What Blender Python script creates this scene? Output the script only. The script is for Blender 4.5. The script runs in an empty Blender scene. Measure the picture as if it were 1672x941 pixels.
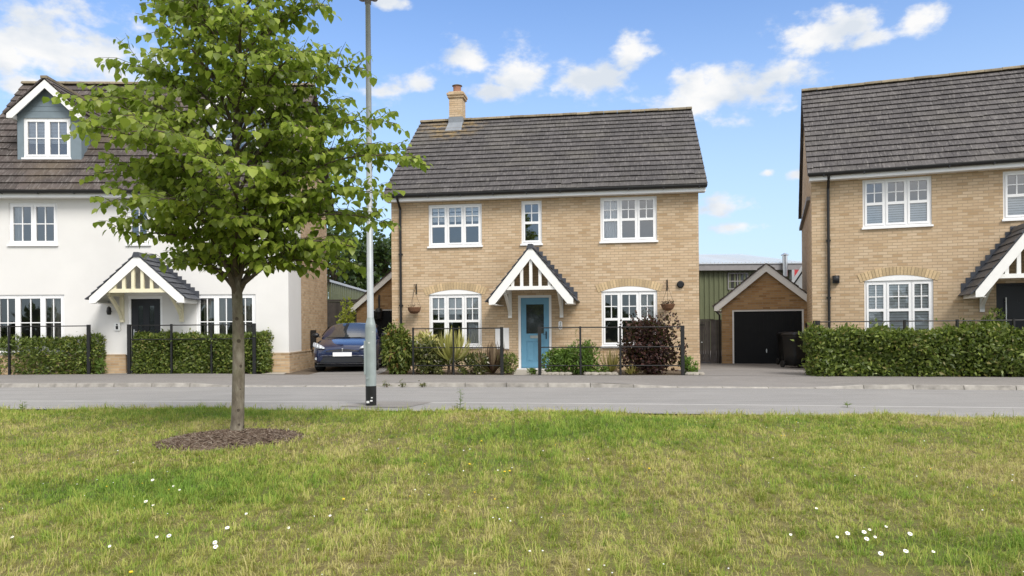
import bpy, math, random
import numpy as np
from mathutils import Vector, Matrix
random.seed(7); RNG = np.random.default_rng(11)
PI = math.pi; rad = math.radians
scene = bpy.context.scene
COL = scene.collection

SUN_E = 1.6; SKY_S = .10; EXPO = 1.15; CL = .98/(SKY_S*2**EXPO); SKY_TINT = (.80, .90, 1.05); HAZE = .80
# ------------------------------------------------------------------ camera model
F = 1207.0; CX = 836.0; CY = 535.0; TH = .008; EYE = 1.3
cR = (math.cos(TH), 0, -math.sin(TH)); cU = (math.sin(TH), 0, math.cos(TH))
def ray(px, py):
    a = (px - CX) / F; b = (CY - py) / F
    return Vector((a*cR[0] + b*cU[0], 1.0, a*cR[2] + b*cU[2]))
def gnd(px, py, z=0.0):
    d = ray(px, py); t = (z - EYE) / d.z
    return Vector((d.x*t, t, z))
def at(px, py, Y):
    d = ray(px, py); return Vector((d.x*Y, Y, EYE + d.z*Y))
cam_d = bpy.data.cameras.new('camera'); cam = bpy.data.objects.new('camera', cam_d); COL.objects.link(cam)
cam_d.sensor_width = 36; cam_d.lens = 36*F/1672; cam_d.shift_y = (CY - 470.5)/1672
cam_d.clip_start = .05; cam_d.clip_end = 4000
cam.matrix_world = Matrix(((cR[0], cU[0], 0, 0), (0, 0, -1, 0), (cR[2], cU[2], 0, EYE), (0, 0, 0, 1)))
scene.camera = cam

# ------------------------------------------------------------------ materials
MATS = {}
class NT:
    def __init__(s, name):
        s.m = bpy.data.materials.new(name); s.m.use_nodes = True
        s.t = s.m.node_tree; s.n = s.t.nodes; s.n.clear()
        s.out = s.n.new('ShaderNodeOutputMaterial')
    def new(s, kind, **kw):
        x = s.n.new('ShaderNode' + kind)
        for k, v in kw.items():
            if k.startswith('i_'):
                key = k[2:]; key = int(key) if key.isdigit() else key.replace('_', ' ')
                s.put(x.inputs[key], v)
            else: setattr(x, k, v)
        return x
    def put(s, sock, v):
        if hasattr(v, 'is_output'): s.t.links.new(v, sock)
        else: sock.default_value = v
    def math(s, op, a, b=0.0, c=0.0, clamp=False):
        x = s.n.new('ShaderNodeMath'); x.operation = op; x.use_clamp = clamp
        s.put(x.inputs[0], a); s.put(x.inputs[1], b); s.put(x.inputs[2], c)
        return x.outputs[0]
    def mix(s, fac, a, b, blend='MIX'):
        x = s.n.new('ShaderNodeMix'); x.data_type = 'RGBA'; x.blend_type = blend
        s.put(x.inputs[0], fac); s.put(x.inputs[6], a); s.put(x.inputs[7], b)
        return x.outputs[2]
    def ramp(s, fac, stops):
        x = s.n.new('ShaderNodeValToRGB'); e = x.color_ramp.elements
        while len(e) < len(stops): e.new(.5)
        for i, (p, c) in enumerate(stops):
            e[i].position = p; e[i].color = c if len(c) == 4 else (*c, 1)
        s.put(x.inputs[0], fac); return x.outputs[0]
    def noise(s, scale, detail=4, rough=.55, vec=None, which=0):
        x = s.n.new('ShaderNodeTexNoise'); x.inputs['Scale'].default_value = scale
        x.inputs['Detail'].default_value = detail; x.inputs['Roughness'].default_value = rough
        s.put(x.inputs['Vector'], vec if vec is not None else s.obj())
        return x.outputs[which]
    def obj(s):
        if not hasattr(s, '_o'): s._o = s.n.new('ShaderNodeTexCoord')
        return s._o.outputs['Object']
    def island(s):
        if not hasattr(s, '_g'): s._g = s.n.new('ShaderNodeNewGeometry')
        return s._g.outputs['Random Per Island']
    def bump(s, h, strength=.3, dist=.01):
        x = s.new('Bump'); x.inputs['Strength'].default_value = strength; x.inputs['Distance'].default_value = dist
        s.put(x.inputs['Height'], h); return x.outputs[0]
    def surf(s, color, rough=.7, metal=0.0, normal=None, spec=.4, coat=0.0):
        p = s.new('BsdfPrincipled'); s.put(p.inputs['Base Color'], color); s.put(p.inputs['Roughness'], rough)
        s.put(p.inputs['Metallic'], metal); p.inputs['Specular IOR Level'].default_value = spec
        p.inputs['Coat Weight'].default_value = coat; p.inputs['Coat Roughness'].default_value = .04
        if normal is not None: s.put(p.inputs['Normal'], normal)
        s.t.links.new(p.outputs[0], s.out.inputs[0]); return s.m
def c4(c, k=1.0): return (min(1, c[0]*k), min(1, c[1]*k), min(1, c[2]*k), 1)

def plain(name, c, rough=.6, metal=0.0, var=.12, nscale=6.0, island=0.0, bump=0.0, bscale=60, spec=.4, coat=0.0):
    t = NT(name); n = t.noise(nscale, 5)
    col = t.ramp(n, [(.25, c4(c, 1-var)), (.75, c4(c, 1+var))])
    if island:
        v = t.math('MULTIPLY_ADD', t.island(), 2*island, 1-island)
        h = t.new('HueSaturation'); t.put(h.inputs['Value'], v); t.put(h.inputs['Color'], col); col = h.outputs[0]
    nm = t.bump(t.noise(bscale, 3), bump) if bump else None
    return t.surf(col, rough, metal, nm, spec, coat)

def brick(name, tones, mortar, bw=.225, bh=.075):
    t = NT(name); uv = t.new('UVMap'); sp = t.new('SeparateXYZ'); t.put(sp.inputs[0], uv.outputs[0])
    u, v = sp.outputs[0], sp.outputs[1]
    rv = t.math('DIVIDE', v, bh); row = t.math('FLOOR', rv); fv = t.math('FRACT', rv)
    uu = t.math('ADD', t.math('DIVIDE', u, bw), t.math('MULTIPLY', t.math('FRACT', t.math('MULTIPLY', row, .5)), 1.0))
    cell = t.math('FLOOR', uu); fu = t.math('FRACT', uu)
    cmb = t.new('CombineXYZ'); t.put(cmb.inputs[0], cell); t.put(cmb.inputs[1], row)
    wn = t.new('TexWhiteNoise', noise_dimensions='2D'); t.put(wn.inputs['Vector'], cmb.outputs[0])
    k = len(tones); col = t.ramp(wn.outputs['Value'], [(i/(k-1), tones[i]) for i in range(k)])
    fine = t.noise(45, 4); col = t.mix(t.math('MULTIPLY', fine, .5), col, t.mix(.5, col, (*[x*.55 for x in tones[0][:3]], 1)))
    big = t.noise(.7, 4); col = t.mix(t.math('MULTIPLY', t.math('SUBTRACT', big, .45, clamp=True), 1.1), col, c4((.30, .21, .12)))
    mu = t.math('LESS_THAN', fu, .05); mv = t.math('LESS_THAN', fv, .2)
    m = t.math('MAXIMUM', mu, mv)
    col = t.mix(m, col, t.mix(t.math('MULTIPLY', fine, .4), mortar, c4((.2, .17, .12))))
    hgt = t.math('ADD', t.math('MULTIPLY', t.math('SUBTRACT', 1.0, m), .7), t.math('MULTIPLY', fine, .3))
    return t.surf(col, .85, 0, t.bump(hgt, .6, .006), .25)

def tiles(name, a, b, lichen, lam):
    t = NT(name); r = t.island()
    col = t.ramp(r, [(0, c4(a, .92)), (.35, c4(a)), (.8, c4(b, .92)), (1, c4(b, 1.0))])
    o = t.new('Mapping'); t.put(o.inputs['Vector'], t.obj()); o.inputs['Scale'].default_value = (22, 3.2, 3.2)
    st = t.noise(1.0, 5, .6, o.outputs[0])
    col = t.mix(t.math('MULTIPLY', t.math('SUBTRACT', st, .52, clamp=True), lam*3.2, clamp=True), col, c4((.30, .28, .26)))
    spk = t.noise(30, 2, .5); col = t.mix(t.math('MULTIPLY', t.math('SUBTRACT', spk, .66, clamp=True), 6, clamp=True), col, c4((.42, .41, .38)))
    bl = t.noise(.55, 5, .6); col = t.mix(t.math('MULTIPLY', t.math('SUBTRACT', bl, .50, clamp=True), 2.2, clamp=True), col, c4(lichen))
    if name == 'grey_concrete_tile':      # orange lichen below the chimney
        sp_ = t.new('VectorMath', operation='DISTANCE'); t.put(sp_.inputs[0], t.obj()); sp_.inputs[1].default_value = (-3.2, 3.5, 8.0)
        w_ = t.math('MULTIPLY', t.math('SUBTRACT', 1.3, sp_.outputs['Value'], clamp=True), t.math('MULTIPLY', t.math('SUBTRACT', t.noise(4, 4), .42, clamp=True), 3.2))
        col = t.mix(t.math('MULTIPLY', w_, 1.2, clamp=True), col, c4((.33, .22, .075)))
    return t.surf(col, .78, 0, t.bump(t.noise(90, 4), .35, .004), .35)

def leafmat(name, a, b, trans=.35, rough=.45, old=None):
    t = NT(name); r = t.island()
    st = [(0, c4(a, .8)), (.45, c4(a)), (.85, c4(b)), (1, c4(b, 1.2))]
    if old: st = [(0, c4(a, .8)), (.4, c4(a)), (.8, c4(b)), (.93, c4(b, 1.2)), (.95, c4(old))]
    col = t.ramp(r, st); hs_ = t.new('HueSaturation'); t.put(hs_.inputs['Value'], t.math('MULTIPLY_ADD', t.noise(2.4, 3), 1.1, .45)); t.put(hs_.inputs['Color'], col); col = hs_.outputs[0]
    p = t.new('BsdfPrincipled'); t.put(p.inputs['Base Color'], col); p.inputs['Roughness'].default_value = rough
    p.inputs['Specular IOR Level'].default_value = .35
    tr = t.new('BsdfTranslucent'); t.put(tr.inputs[0], t.mix(.5, col, c4((.27, .42, .05)), 'MIX'))
    mx = t.new('MixShader'); mx.inputs[0].default_value = trans
    t.t.links.new(p.outputs[0], mx.inputs[1]); t.t.links.new(tr.outputs[0], mx.inputs[2])
    t.t.links.new(mx.outputs[0], t.out.inputs[0]); return t.m

def glassmat(name, refl, tint=(.93, .95, .95)):
    t = NT(name); fr = t.new('Fresnel'); fr.inputs[0].default_value = 1.5
    nm = t.bump(t.noise(1.6, 2), .06, .02)
    t.put(fr.inputs['Normal'], nm)
    f = t.math('ADD', t.math('MULTIPLY', fr.outputs[0], 1.6), refl, clamp=True)
    g = t.new('BsdfGlossy'); g.inputs['Roughness'].default_value = .015; t.put(g.inputs['Normal'], nm)
    tr = t.new('BsdfTransparent'); tr.inputs[0].default_value = (*tint, 1)
    mx = t.new('MixShader'); t.put(mx.inputs[0], f)
    t.t.links.new(tr.outputs[0], mx.inputs[1]); t.t.links.new(g.outputs[0], mx.inputs[2])
    t.t.links.new(mx.outputs[0], t.out.inputs[0]); return t.m

BUFF = [c4((0.439, 0.305, 0.178)), c4((0.535, 0.392, 0.253)), c4((0.592, 0.446, 0.299)), c4((0.554, 0.410, 0.266)), c4((0.630, 0.492, 0.341)), c4((0.506, 0.364, 0.220))]
ORNG = [c4((.27, .15, .065)), c4((.40, .24, .105)), c4((.46, .29, .14)), c4((.36, .20, .085)), c4((.50, .33, .17))]
M = {}
M['brick'] = brick('buff_brick', BUFF, c4((.36, .28, .185)))
M['brick_brown'] = brick('brown_brick', ORNG, c4((.34, .26, .17)))
M['brick_side'] = brick('pinkish_brick', [c4((.40, .27, .155)), c4((.52, .37, .22)), c4((.60, .45, .29)), c4((.46, .30, .17))], c4((.47, .39, .29)))
M['soldier'] = plain('soldier_brick', (.50, .375, .22), .85, var=.15, nscale=30, island=.18, bump=.3)
M['mortar'] = plain('brown_mortar', (.34, .26, .17), .95, var=.15, nscale=30)
M['render'] = plain('white_render', (.67, .66, .64), .9, var=.05, nscale=.9, bump=.12, bscale=120, spec=.2)
M['upvc'] = plain('white_upvc', (.82, .82, .82), .35, var=.02)
M['paint'] = plain('white_paint', (.78, .775, .75), .5, var=.05, nscale=4)
M['cream'] = plain('cream_paint', (.72, .67, .48), .5, var=.06, nscale=5)
M['greyboard'] = plain('grey_blue_boarding', (.17, .215, .245), .55, var=.08, nscale=5)
M['lead'] = plain('lead_flashing', (.20, .22, .245), .5, var=.15, nscale=6)
M['black'] = plain('black_plastic', (.012, .012, .013), .35, var=.1)
M['iron'] = plain('black_iron', (.012, .012, .012), .45, var=.2, nscale=20)
M['blackdoor'] = plain('black_door_paint', (.009, .0095, .012), .42, var=.15)
M['garagedoor'] = plain('black_garage_door', (.0065, .0065, .007), .5, var=.25, nscale=3, spec=.2)
M['bluedoor'] = plain('blue_door_paint', (.13, .31, .45), .45, var=.06)
M['tile_grey'] = tiles('grey_concrete_tile', (.060, .055, .055), (.083, .076, .076), (.13, .12, .10), .55)
M['tile_right'] = tiles('mottled_concrete_tile', (.064, .058, .058), (.090, .082, .081), (.125, .115, .10), .65)
M['tile_brown'] = tiles('brown_concrete_tile', (.056, .045, .041), (.085, .068, .062), (.15, .115, .075), .7)
M['slate'] = plain('slate', (.055, .06, .072), .5, var=.15, island=.25, nscale=8, bump=.2)
M['ridge'] = plain('ridge_mortar', (.20, .165, .11), .85, var=.3, nscale=8, island=.2, bump=.3)
M['glass'] = glassmat('window_glass', .16)
M['glass_low'] = glassmat('ground_floor_glass', .10)
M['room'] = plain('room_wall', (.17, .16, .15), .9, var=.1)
M['curtain'] = plain('curtain_cloth', (.55, .52, .47), .9, var=.08)
M['net'] = plain('net_cloth', (.75, .76, .78), .9, var=.05)
M['blind'] = plain('white_blind', (.80, .81, .83), .6, var=.04)
M['chrome'] = plain('brushed_metal', (.62, .62, .62), .28, 1.0, var=.05)
M['galv'] = plain('galvanised_steel', (.30, .345, .345), .5, .2, var=.14, nscale=5, bump=.08)
M['galvtop'] = plain('weathered_galvanised_steel', (.36, .385, .395), .5, .2, var=.12, nscale=5)
M['terracotta'] = plain('terracotta', (.30, .15, .10), .8, var=.2)
M['basket'] = plain('coir_basket', (.15, .075, .04), .95, var=.35, nscale=40, bump=.6)
M['greenclad'] = plain('green_profiled_sheet', (.115, .128, .068), .5, var=.12, nscale=1.5)
M['whiteroof'] = plain('pale_metal_roof', (.44, .46, .48), .45, var=.06, nscale=1)
M['greyfascia'] = plain('grey_fascia', (.23, .22, .22), .6, var=.1)
M['palegrey'] = plain('pale_grey_render', (.36, .38, .39), .8, var=.06)
M['red'] = plain('red_cladding', (.42, .035, .04), .5, var=.1)
M['gatewood'] = plain('weathered_timber', (.085, .075, .07), .85, var=.3, nscale=5, island=.25, bump=.3)
M['darkwood'] = plain('dark_timber', (.045, .038, .032), .85, var=.3, nscale=5, island=.2)
M['bark'] = None
M['concrete'] = plain('concrete_kerb', (.32, .30, .27), .9, var=.40, nscale=5, island=.12, bump=.4)
M['edging'] = plain('pale_edging_kerb', (.37, .36, .345), .9, var=.2, nscale=3, bump=.4)
M['slab'] = plain('path_slab', (.36, .33, .28), .9, var=.15, nscale=5, bump=.3)
M['rock'] = plain('pale_garden_stone', (.29, .265, .225), .9, var=.25, nscale=14, island=.2, bump=.5)
M['soil'] = plain('garden_soil', (.10, .075, .05), .95, var=.4, nscale=9, bump=.8, bscale=40)
M['white'] = plain('white_plate', (.80, .80, .80), .4, var=.02)
M['petal'] = plain('daisy_petal', (.85, .85, .82), .7, var=.03)
M['yolk'] = plain('flower_yellow', (.75, .52, .03), .7, var=.1)
M['rubber'] = plain('tyre_rubber', (.018, .018, .018), .8, var=.2)
M['carpaint'] = plain('dark_blue_car_paint', (.009, .016, .056), .25, .2, var=.06, coat=1.0)
M['carglass'] = plain('car_glass', (.03, .035, .04), .06, var=.05, spec=1.0, coat=1.0)
M['lens'] = plain('lamp_lens', (.55, .58, .62), .12, .3, var=.1, coat=1.0)
M['bin'] = plain('black_bin_plastic', (.010, .011, .012), .45, var=.15)
M['clear'] = plain('pale_plastic', (.66, .67, .66), .3, var=.05)
# plants
M['lime'] = leafmat('lime_leaf', (.175, .235, .030), (.31, .375, .060), .50, .38, old=(.33, .37, .065))
M['hedge'] = leafmat('laurel_leaf', (.080, .115, .023), (.175, .215, .042), .30, .42, old=(.22, .20, .06))
M['shrub'] = leafmat('photinia_leaf', (.085, .120, .020), (.175, .195, .040), .25, .45, old=(.22, .12, .04))
M['fern'] = leafmat('fern_leaf', (.10, .175, .028), (.16, .25, .045), .3)
M['dark'] = leafmat('purple_leaf', (.028, .011, .010), (.060, .022, .018), .12, .5, old=(.10, .04, .03))
M['bronze'] = leafmat('bronze_strap_leaf', (.10, .055, .038), (.34, .25, .16), .15)
M['yucca'] = leafmat('variegated_strap_leaf', (.42, .40, .12), (.62, .56, .26), .25, old=(.12, .16, .03))
M['sedge'] = leafmat('straw_strap_leaf', (.24, .21, .06), (.36, .29, .10), .2)
M['mixed'] = leafmat('mixed_border_leaf', (.07, .085, .022), (.16, .16, .05), .2, old=(.45, .42, .34))
M['farleaf'] = leafmat('far_tree_leaf', (.030, .055, .016), (.060, .095, .026), .2)
M['yellowgreen'] = leafmat('yellow_green_leaf', (.30, .34, .04), (.44, .46, .07), .35)
M['weed'] = leafmat('weed_leaf', (.10, .16, .03), (.17, .23, .05), .3)
M['twig'] = plain('twig_bark', (.085, .065, .045), .9, var=.3, nscale=20)
def bark():
    t = NT('tree_bark'); m = t.new('Mapping'); t.put(m.inputs['Vector'], t.obj()); m.inputs['Scale'].default_value = (14, 14, 6)
    n = t.noise(1.0, 6, .65, m.outputs[0])
    col = t.ramp(n, [(.3, c4((.075, .060, .045))), (.5, c4((.145, .125, .095))), (.7, c4((.23, .21, .165)))])
    g = t.noise(3.0, 4); col = t.mix(t.math('MULTIPLY', t.math('SUBTRACT', g, .5, clamp=True), 2.5, clamp=True), col, c4((.15, .16, .075)))
    v = t.new('TexVoronoi'); t.put(v.inputs['Vector'], t.obj()); v.inputs['Scale'].default_value = 7
    kn = t.math('LESS_THAN', v.outputs['Distance'], .16); col = t.mix(t.math('MULTIPLY', kn, .75), col, c4((.03, .022, .016)))
    return t.surf(col, .9, 0, t.bump(n, .8, .015), .2)
M['bark'] = bark()
def tarmac(name, c, dark, line=None):
    t = NT(name); f = t.noise(160, 3, .7); b = t.noise(.9, 6, .6)
    m = t.new('Mapping'); t.put(m.inputs['Vector'], t.obj()); m.inputs['Scale'].default_value = (.35, 3.0, 1); m.inputs['Rotation'].default_value = (0, 0, rad(8))
    s = t.noise(1.2, 5, .6, m.outputs[0])
    col = t.ramp(f, [(.3, c4(c, .62)), (.5, c4(c)), (.72, c4(c, 1.45))])
    col = t.mix(t.math('MULTIPLY', t.math('SUBTRACT', s, .46, clamp=True), 2.6, clamp=True), col, c4(dark))
    col = t.mix(t.math('MULTIPLY', t.math('SUBTRACT', b, .5, clamp=True), 2.0, clamp=True), col, c4(c, 1.22))
    spk = t.noise(60, 2, .5); col = t.mix(t.math('MULTIPLY', t.math('SUBTRACT', spk, .68, clamp=True), 7, clamp=True), col, c4((.42, .41, .40)))
    return t.surf(col, .88, 0, t.bump(f, .4, .006), .3)
M['road'] = tarmac('road_tarmac', (.24, .233, .225), (.185, .18, .174))
M['path'] = tarmac('footway_tarmac', (.205, .192, .18), (.155, .145, .136))
M['nearpath'] = tarmac('near_footway_tarmac', (.25, .242, .232), (.20, .194, .186))
def lawn(name, blade):
    t = NT(name); o = t.obj()
    n1 = t.noise(.55, 5, .6, o); n2 = t.noise(3.2, 4, .6, o)
    g = t.math('ADD', t.math('MULTIPLY', n1, 1.5), t.math('MULTIPLY', n2, .8))
    g = t.math('SUBTRACT', g, .90)
    for (x, y, rx, ry, k) in PATCH:
        s = t.new('VectorMath', operation='SUBTRACT'); t.put(s.inputs[0], o); s.inputs[1].default_value = (x, y, 0)
        q = t.new('VectorMath', operation='MULTIPLY'); t.put(q.inputs[0], s.outputs[0]); q.inputs[1].default_value = (1/rx, 1/ry, 0)
        l = t.new('VectorMath', operation='LENGTH'); t.put(l.inputs[0], q.outputs[0])
        w = t.math('SUBTRACT', 1.0, l.outputs['Value'], clamp=True)
        g = t.math('MULTIPLY_ADD', w, k, g)
    if blade:
        at_ = t.new('Attribute', attribute_name='tuft')
        g = t.math('ADD', g, t.math('MULTIPLY_ADD', t.island(), .70, -.33)); g = t.math('ADD', g, t.math('MULTIPLY_ADD', at_.outputs['Fac'], .55, -.22))
        col = t.ramp(g, [(0, c4((.52, .46, .20))), (.16, c4((.44, .42, .12))), (.40, c4((.33, .385, .072))), (.75, c4((.235, .34, .052))), (1, c4((.16, .275, .038)))])
    else:
        col = t.ramp(g, [(0, c4((.16, .13, .055))), (.4, c4((.13, .12, .038))), (.8, c4((.07, .09, .02)))])
    p = t.new('BsdfPrincipled'); t.put(p.inputs['Base Color'], col); p.inputs['Roughness'].default_value = .65; p.inputs['Specular IOR Level'].default_value = .2
    if not blade:
        t.put(p.inputs['Normal'], t.bump(t.noise(50, 4), .8, .02)); t.t.links.new(p.outputs[0], t.out.inputs[0]); return t.m
    tr = t.new('BsdfTranslucent'); t.put(tr.inputs[0], col); mx = t.new('MixShader'); mx.inputs[0].default_value = .3
    t.t.links.new(p.outputs[0], mx.inputs[1]); t.t.links.new(tr.outputs[0], mx.inputs[2]); t.t.links.new(mx.outputs[0], t.out.inputs[0])
    return t.m
PATCH = [(-2.9, 5.9, 2.2, .95, .6), (0.7, 9.0, 2.4, 1.9, .6), (-4.5, 11.0, 4.5, 1.1, .45), (3.0, 9.6, 2.5, 1.0, .25), (-.3, 7.2, 1.1, .7, .35), (2.6, 4.25, .9, .6, .3), (.2, 6.2, .7, .5, .35), (4.5, 8.8, 1.4, .5, .3), (-5.5, 8.2, 1.2, .8, .3)]
M['lawn'] = lawn('lawn_ground', False); M['blade'] = lawn('grass_blade', True)
def mulchm():
    t = NT('bark_mulch'); r = t.island(); n = t.noise(25, 4)
    col = t.ramp(r, [(0, c4((.07, .045, .032))), (.4, c4((.13, .092, .066))), (.75, c4((.20, .155, .115))), (1, c4((.30, .25, .20)))])
    col = t.mix(t.math('MULTIPLY', n, .5), col, c4((.08, .055, .04)))
    return t.surf(col, .95, 0, t.bump(n, .6, .01), .2)
M['mulch'] = mulchm()

# ------------------------------------------------------------------ mesh helpers
class MB:
    def __init__(s): s.v = []; s.f = []; s.mi = []; s.k = 0
    def add(s, vs, fs):
        o = len(s.v); s.v += [tuple(v) for v in vs]
        for f in fs: s.f.append(tuple(i + o for i in f)); s.mi.append(s.k)
        return s
    def quad(s, a, b, c, d): return s.add([a, b, c, d], [(0, 1, 2, 3)])
    def box(s, x0, x1, y0, y1, z0, z1):
        return s.add([(x0, y0, z0), (x1, y0, z0), (x1, y1, z0), (x0, y1, z0), (x0, y0, z1), (x1, y0, z1), (x1, y1, z1), (x0, y1, z1)],
                     [(0, 3, 2, 1), (4, 5, 6, 7), (0, 1, 5, 4), (1, 2, 6, 5), (2, 3, 7, 6), (3, 0, 4, 7)])
    def prism(s, poly, y0, y1):          # polygon in x,z swept along y
        n = len(poly)
        vs = [(x, y0, z) for x, z in poly] + [(x, y1, z) for x, z in poly]
        fs = [tuple(range(n)), tuple(range(2*n-1, n-1, -1))] + [(i, (i+1) % n + 0, (i+1) % n + n, i + n)[::-1] for i in range(n)]
        return s.add(vs, fs)
    def prismx(s, poly, x0, x1):         # polygon in y,z swept along x
        n = len(poly)
        vs = [(x0, y, z) for y, z in poly] + [(x1, y, z) for y, z in poly]
        fs = [tuple(range(n)), tuple(range(2*n-1, n-1, -1))] + [(i, (i+1) % n, (i+1) % n + n, i + n)[::-1] for i in range(n)]
        return s.add(vs, fs)
    def bar(s, p0, p1, w, h):            # rectangular bar between two points
        p0 = Vector(p0); p1 = Vector(p1); d = (p1-p0).normalized()
        up = Vector((0, 0, 1)) if abs(d.z) < .95 else Vector((0, 1, 0))
        a = d.cross(up).normalized()*w/2; b = a.cross(d).normalized()*h/2
        vs = [p0-a-b, p0+a-b, p0+a+b, p0-a+b, p1-a-b, p1+a-b, p1+a+b, p1-a+b]
        return s.add(vs, [(0, 3, 2, 1), (4, 5, 6, 7), (0, 1, 5, 4), (1, 2, 6, 5), (2, 3, 7, 6), (3, 0, 4, 7)])
    def tube(s, path, rs, n=8, cap=True):
        path = [Vector(p) for p in path]
        if not hasattr(rs, '__len__'): rs = [rs]*len(path)
        vs = []; fs = []
        for i, p in enumerate(path):
            d = (path[min(i+1, len(path)-1)] - path[max(i-1, 0)])
            d = d.normalized() if d.length > 1e-9 else Vector((0, 0, 1))
            up = Vector((1, 0, 0)) if abs(d.x) < .9 else Vector((0, 1, 0))
            a = d.cross(up).normalized(); b = d.cross(a)
            for k in range(n):
                t = 2*PI*k/n; vs.append(p + (a*math.cos(t) + b*math.sin(t))*rs[i])
        for i in range(len(path)-1):
            for k in range(n):
                fs.append((i*n+k, i*n+(k+1) % n, (i+1)*n+(k+1) % n, (i+1)*n+k))
        if cap: fs.append(tuple(range(n))); fs.append(tuple(range((len(path)-1)*n, len(path)*n))[::-1])
        return s.add(vs, fs)
    def lathe(s, prof, n=20, c=(0, 0)):   # (r,z) profile about a vertical axis
        vs = []; fs = []; m = len(prof)
        for k in range(n):
            t = 2*PI*k/n
            for r, z in prof: vs.append((c[0]+r*math.cos(t), c[1]+r*math.sin(t), z))
        for k in range(n):
            for i in range(m-1):
                fs.append((k*m+i, ((k+1) % n)*m+i, ((k+1) % n)*m+i+1, k*m+i+1))
        return s.add(vs, fs)
    def ball(s, c, rx, ry, rz, n=10, m=6, jit=0):
        vs = [(c[0], c[1], c[2]-rz)]; fs = []
        for j in range(1, m):
            a = -PI/2 + PI*j/m
            for k in range(n):
                t = 2*PI*k/n; q = 1 + random.uniform(-jit, jit)
                vs.append((c[0]+rx*math.cos(a)*math.cos(t)*q, c[1]+ry*math.cos(a)*math.sin(t)*q, c[2]+rz*math.sin(a)*q))
        vs.append((c[0], c[1], c[2]+rz)); e = len(vs)-1
        for k in range(n):
            fs.append((0, 1+(k+1) % n, 1+k)); fs.append((e, e-n+k, e-n+(k+1) % n))
            for j in range(m-2):
                fs.append((1+j*n+k, 1+j*n+(k+1) % n, 1+(j+1)*n+(k+1) % n, 1+(j+1)*n+k))
        return s.add(vs, fs)
    def build(s, name, mat, parent=None, smooth=False):
        me = bpy.data.meshes.new(name); me.from_pydata(s.v, [], s.f)
        for m in (mat if isinstance(mat, (list, tuple)) else [mat]): me.materials.append(M[m] if isinstance(m, str) else m)
        uv = me.uv_layers.new(name='UVMap').data
        for p, k in zip(me.polygons, s.mi):
            p.material_index = k; p.use_smooth = smooth; n = p.normal
            ax = max(range(3), key=lambda i: abs(n[i]))
            for li in p.loop_indices:
                co = me.vertices[me.loops[li].vertex_index].co
                uv[li].uv = (co.x, co.y) if ax == 2 else ((co.x, co.z) if ax == 1 else (co.y, co.z))
        me.update()
        return link(name, me, parent)
def link(name, me, parent=None):
    o = bpy.data.objects.new(name, me); COL.objects.link(o)
    if parent is not None: o.parent = parent
    return o
def tag(o, label=None, cat=None, group=None, kind=None):
    if label: o['label'] = label
    if cat: o['category'] = cat
    if group: o['group'] = group
    if kind: o['kind'] = kind
    return o
def empty(name, loc, rz, label, cat, group=None):
    o = bpy.data.objects.new(name, None); COL.objects.link(o)
    o.location = loc; o.rotation_euler = (0, 0, rz); o.empty_display_size = .2
    return tag(o, label, cat, group)
def copy_tree(o, parent=None):
    c = o.copy(); COL.objects.link(c)
    if parent is not None: c.parent = parent
    for ch in list(o.children): copy_tree(ch, c)
    return c
def npmesh(name, V, Fs, mat, parent=None, smooth=False):
    me = bpy.data.meshes.new(name); V = np.asarray(V, np.float32); Fs = np.asarray(Fs, np.int32)
    n, k = Fs.shape
    me.vertices.add(len(V)); me.vertices.foreach_set('co', V.ravel())
    me.loops.add(n*k); me.loops.foreach_set('vertex_index', Fs.ravel())
    me.polygons.add(n); me.polygons.foreach_set('loop_start', np.arange(0, n*k, k, dtype=np.int32))
    me.polygons.foreach_set('loop_total', np.full(n, k, np.int32))
    if smooth: me.polygons.foreach_set('use_smooth', np.ones(n, bool))
    me.materials.append(M[mat] if isinstance(mat, str) else mat); me.update(calc_edges=True)
    return link(name, me, parent)
def norm(a): return a / (np.linalg.norm(a, axis=1, keepdims=True) + 1e-9)
def scatter(TV, TF, P, T, N, S, W=None):
    """copies of a leaf template: tip along T, face normal N, size S, width factor W"""
    T = norm(T); X = norm(np.cross(T, N)); N = np.cross(X, T)
    n = len(P); TV = np.asarray(TV, float); TF = np.asarray(TF)
    W = np.ones(n) if W is None else W
    V = P[:, None, :] + S[:, None, None]*(TV[None, :, 0:1]*(X*W[:, None])[:, None, :] + TV[None, :, 1:2]*T[:, None, :] + TV[None, :, 2:3]*N[:, None, :])
    Fs = TF[None] + (np.arange(n)*len(TV))[:, None, None]
    return V.reshape(-1, 3), Fs.reshape(-1, TF.shape[1])
HEART = ([(0, 0, 0), (-.43, .22, .07), (-.36, .60, .02), (0, 1, -.16), (.36, .60, .02), (.43, .22, .07), (0, .5, -.03)],
         [(0, 6, 1), (1, 6, 2), (2, 6, 3), (0, 5, 6), (5, 4, 6), (4, 3, 6)])
OVAL = ([(0, 0, 0), (-.20, .40, .05), (0, 1, -.12), (.20, .40, .05), (0, .45, -.02)], [(0, 4, 1), (1, 4, 2), (0, 3, 4), (3, 2, 4)])
STRAP = ([(-.03, 0, 0), (.03, 0, 0), (-.04, .4, .03), (.04, .4, .03), (-.03, .75, -.03), (.03, .75, -.03), (0, 1, -.17)],
         [(0, 1, 3), (0, 3, 2), (2, 3, 5), (2, 5, 4), (4, 5, 6)])
def rnd(*s): return RNG.standard_normal(s)

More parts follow.
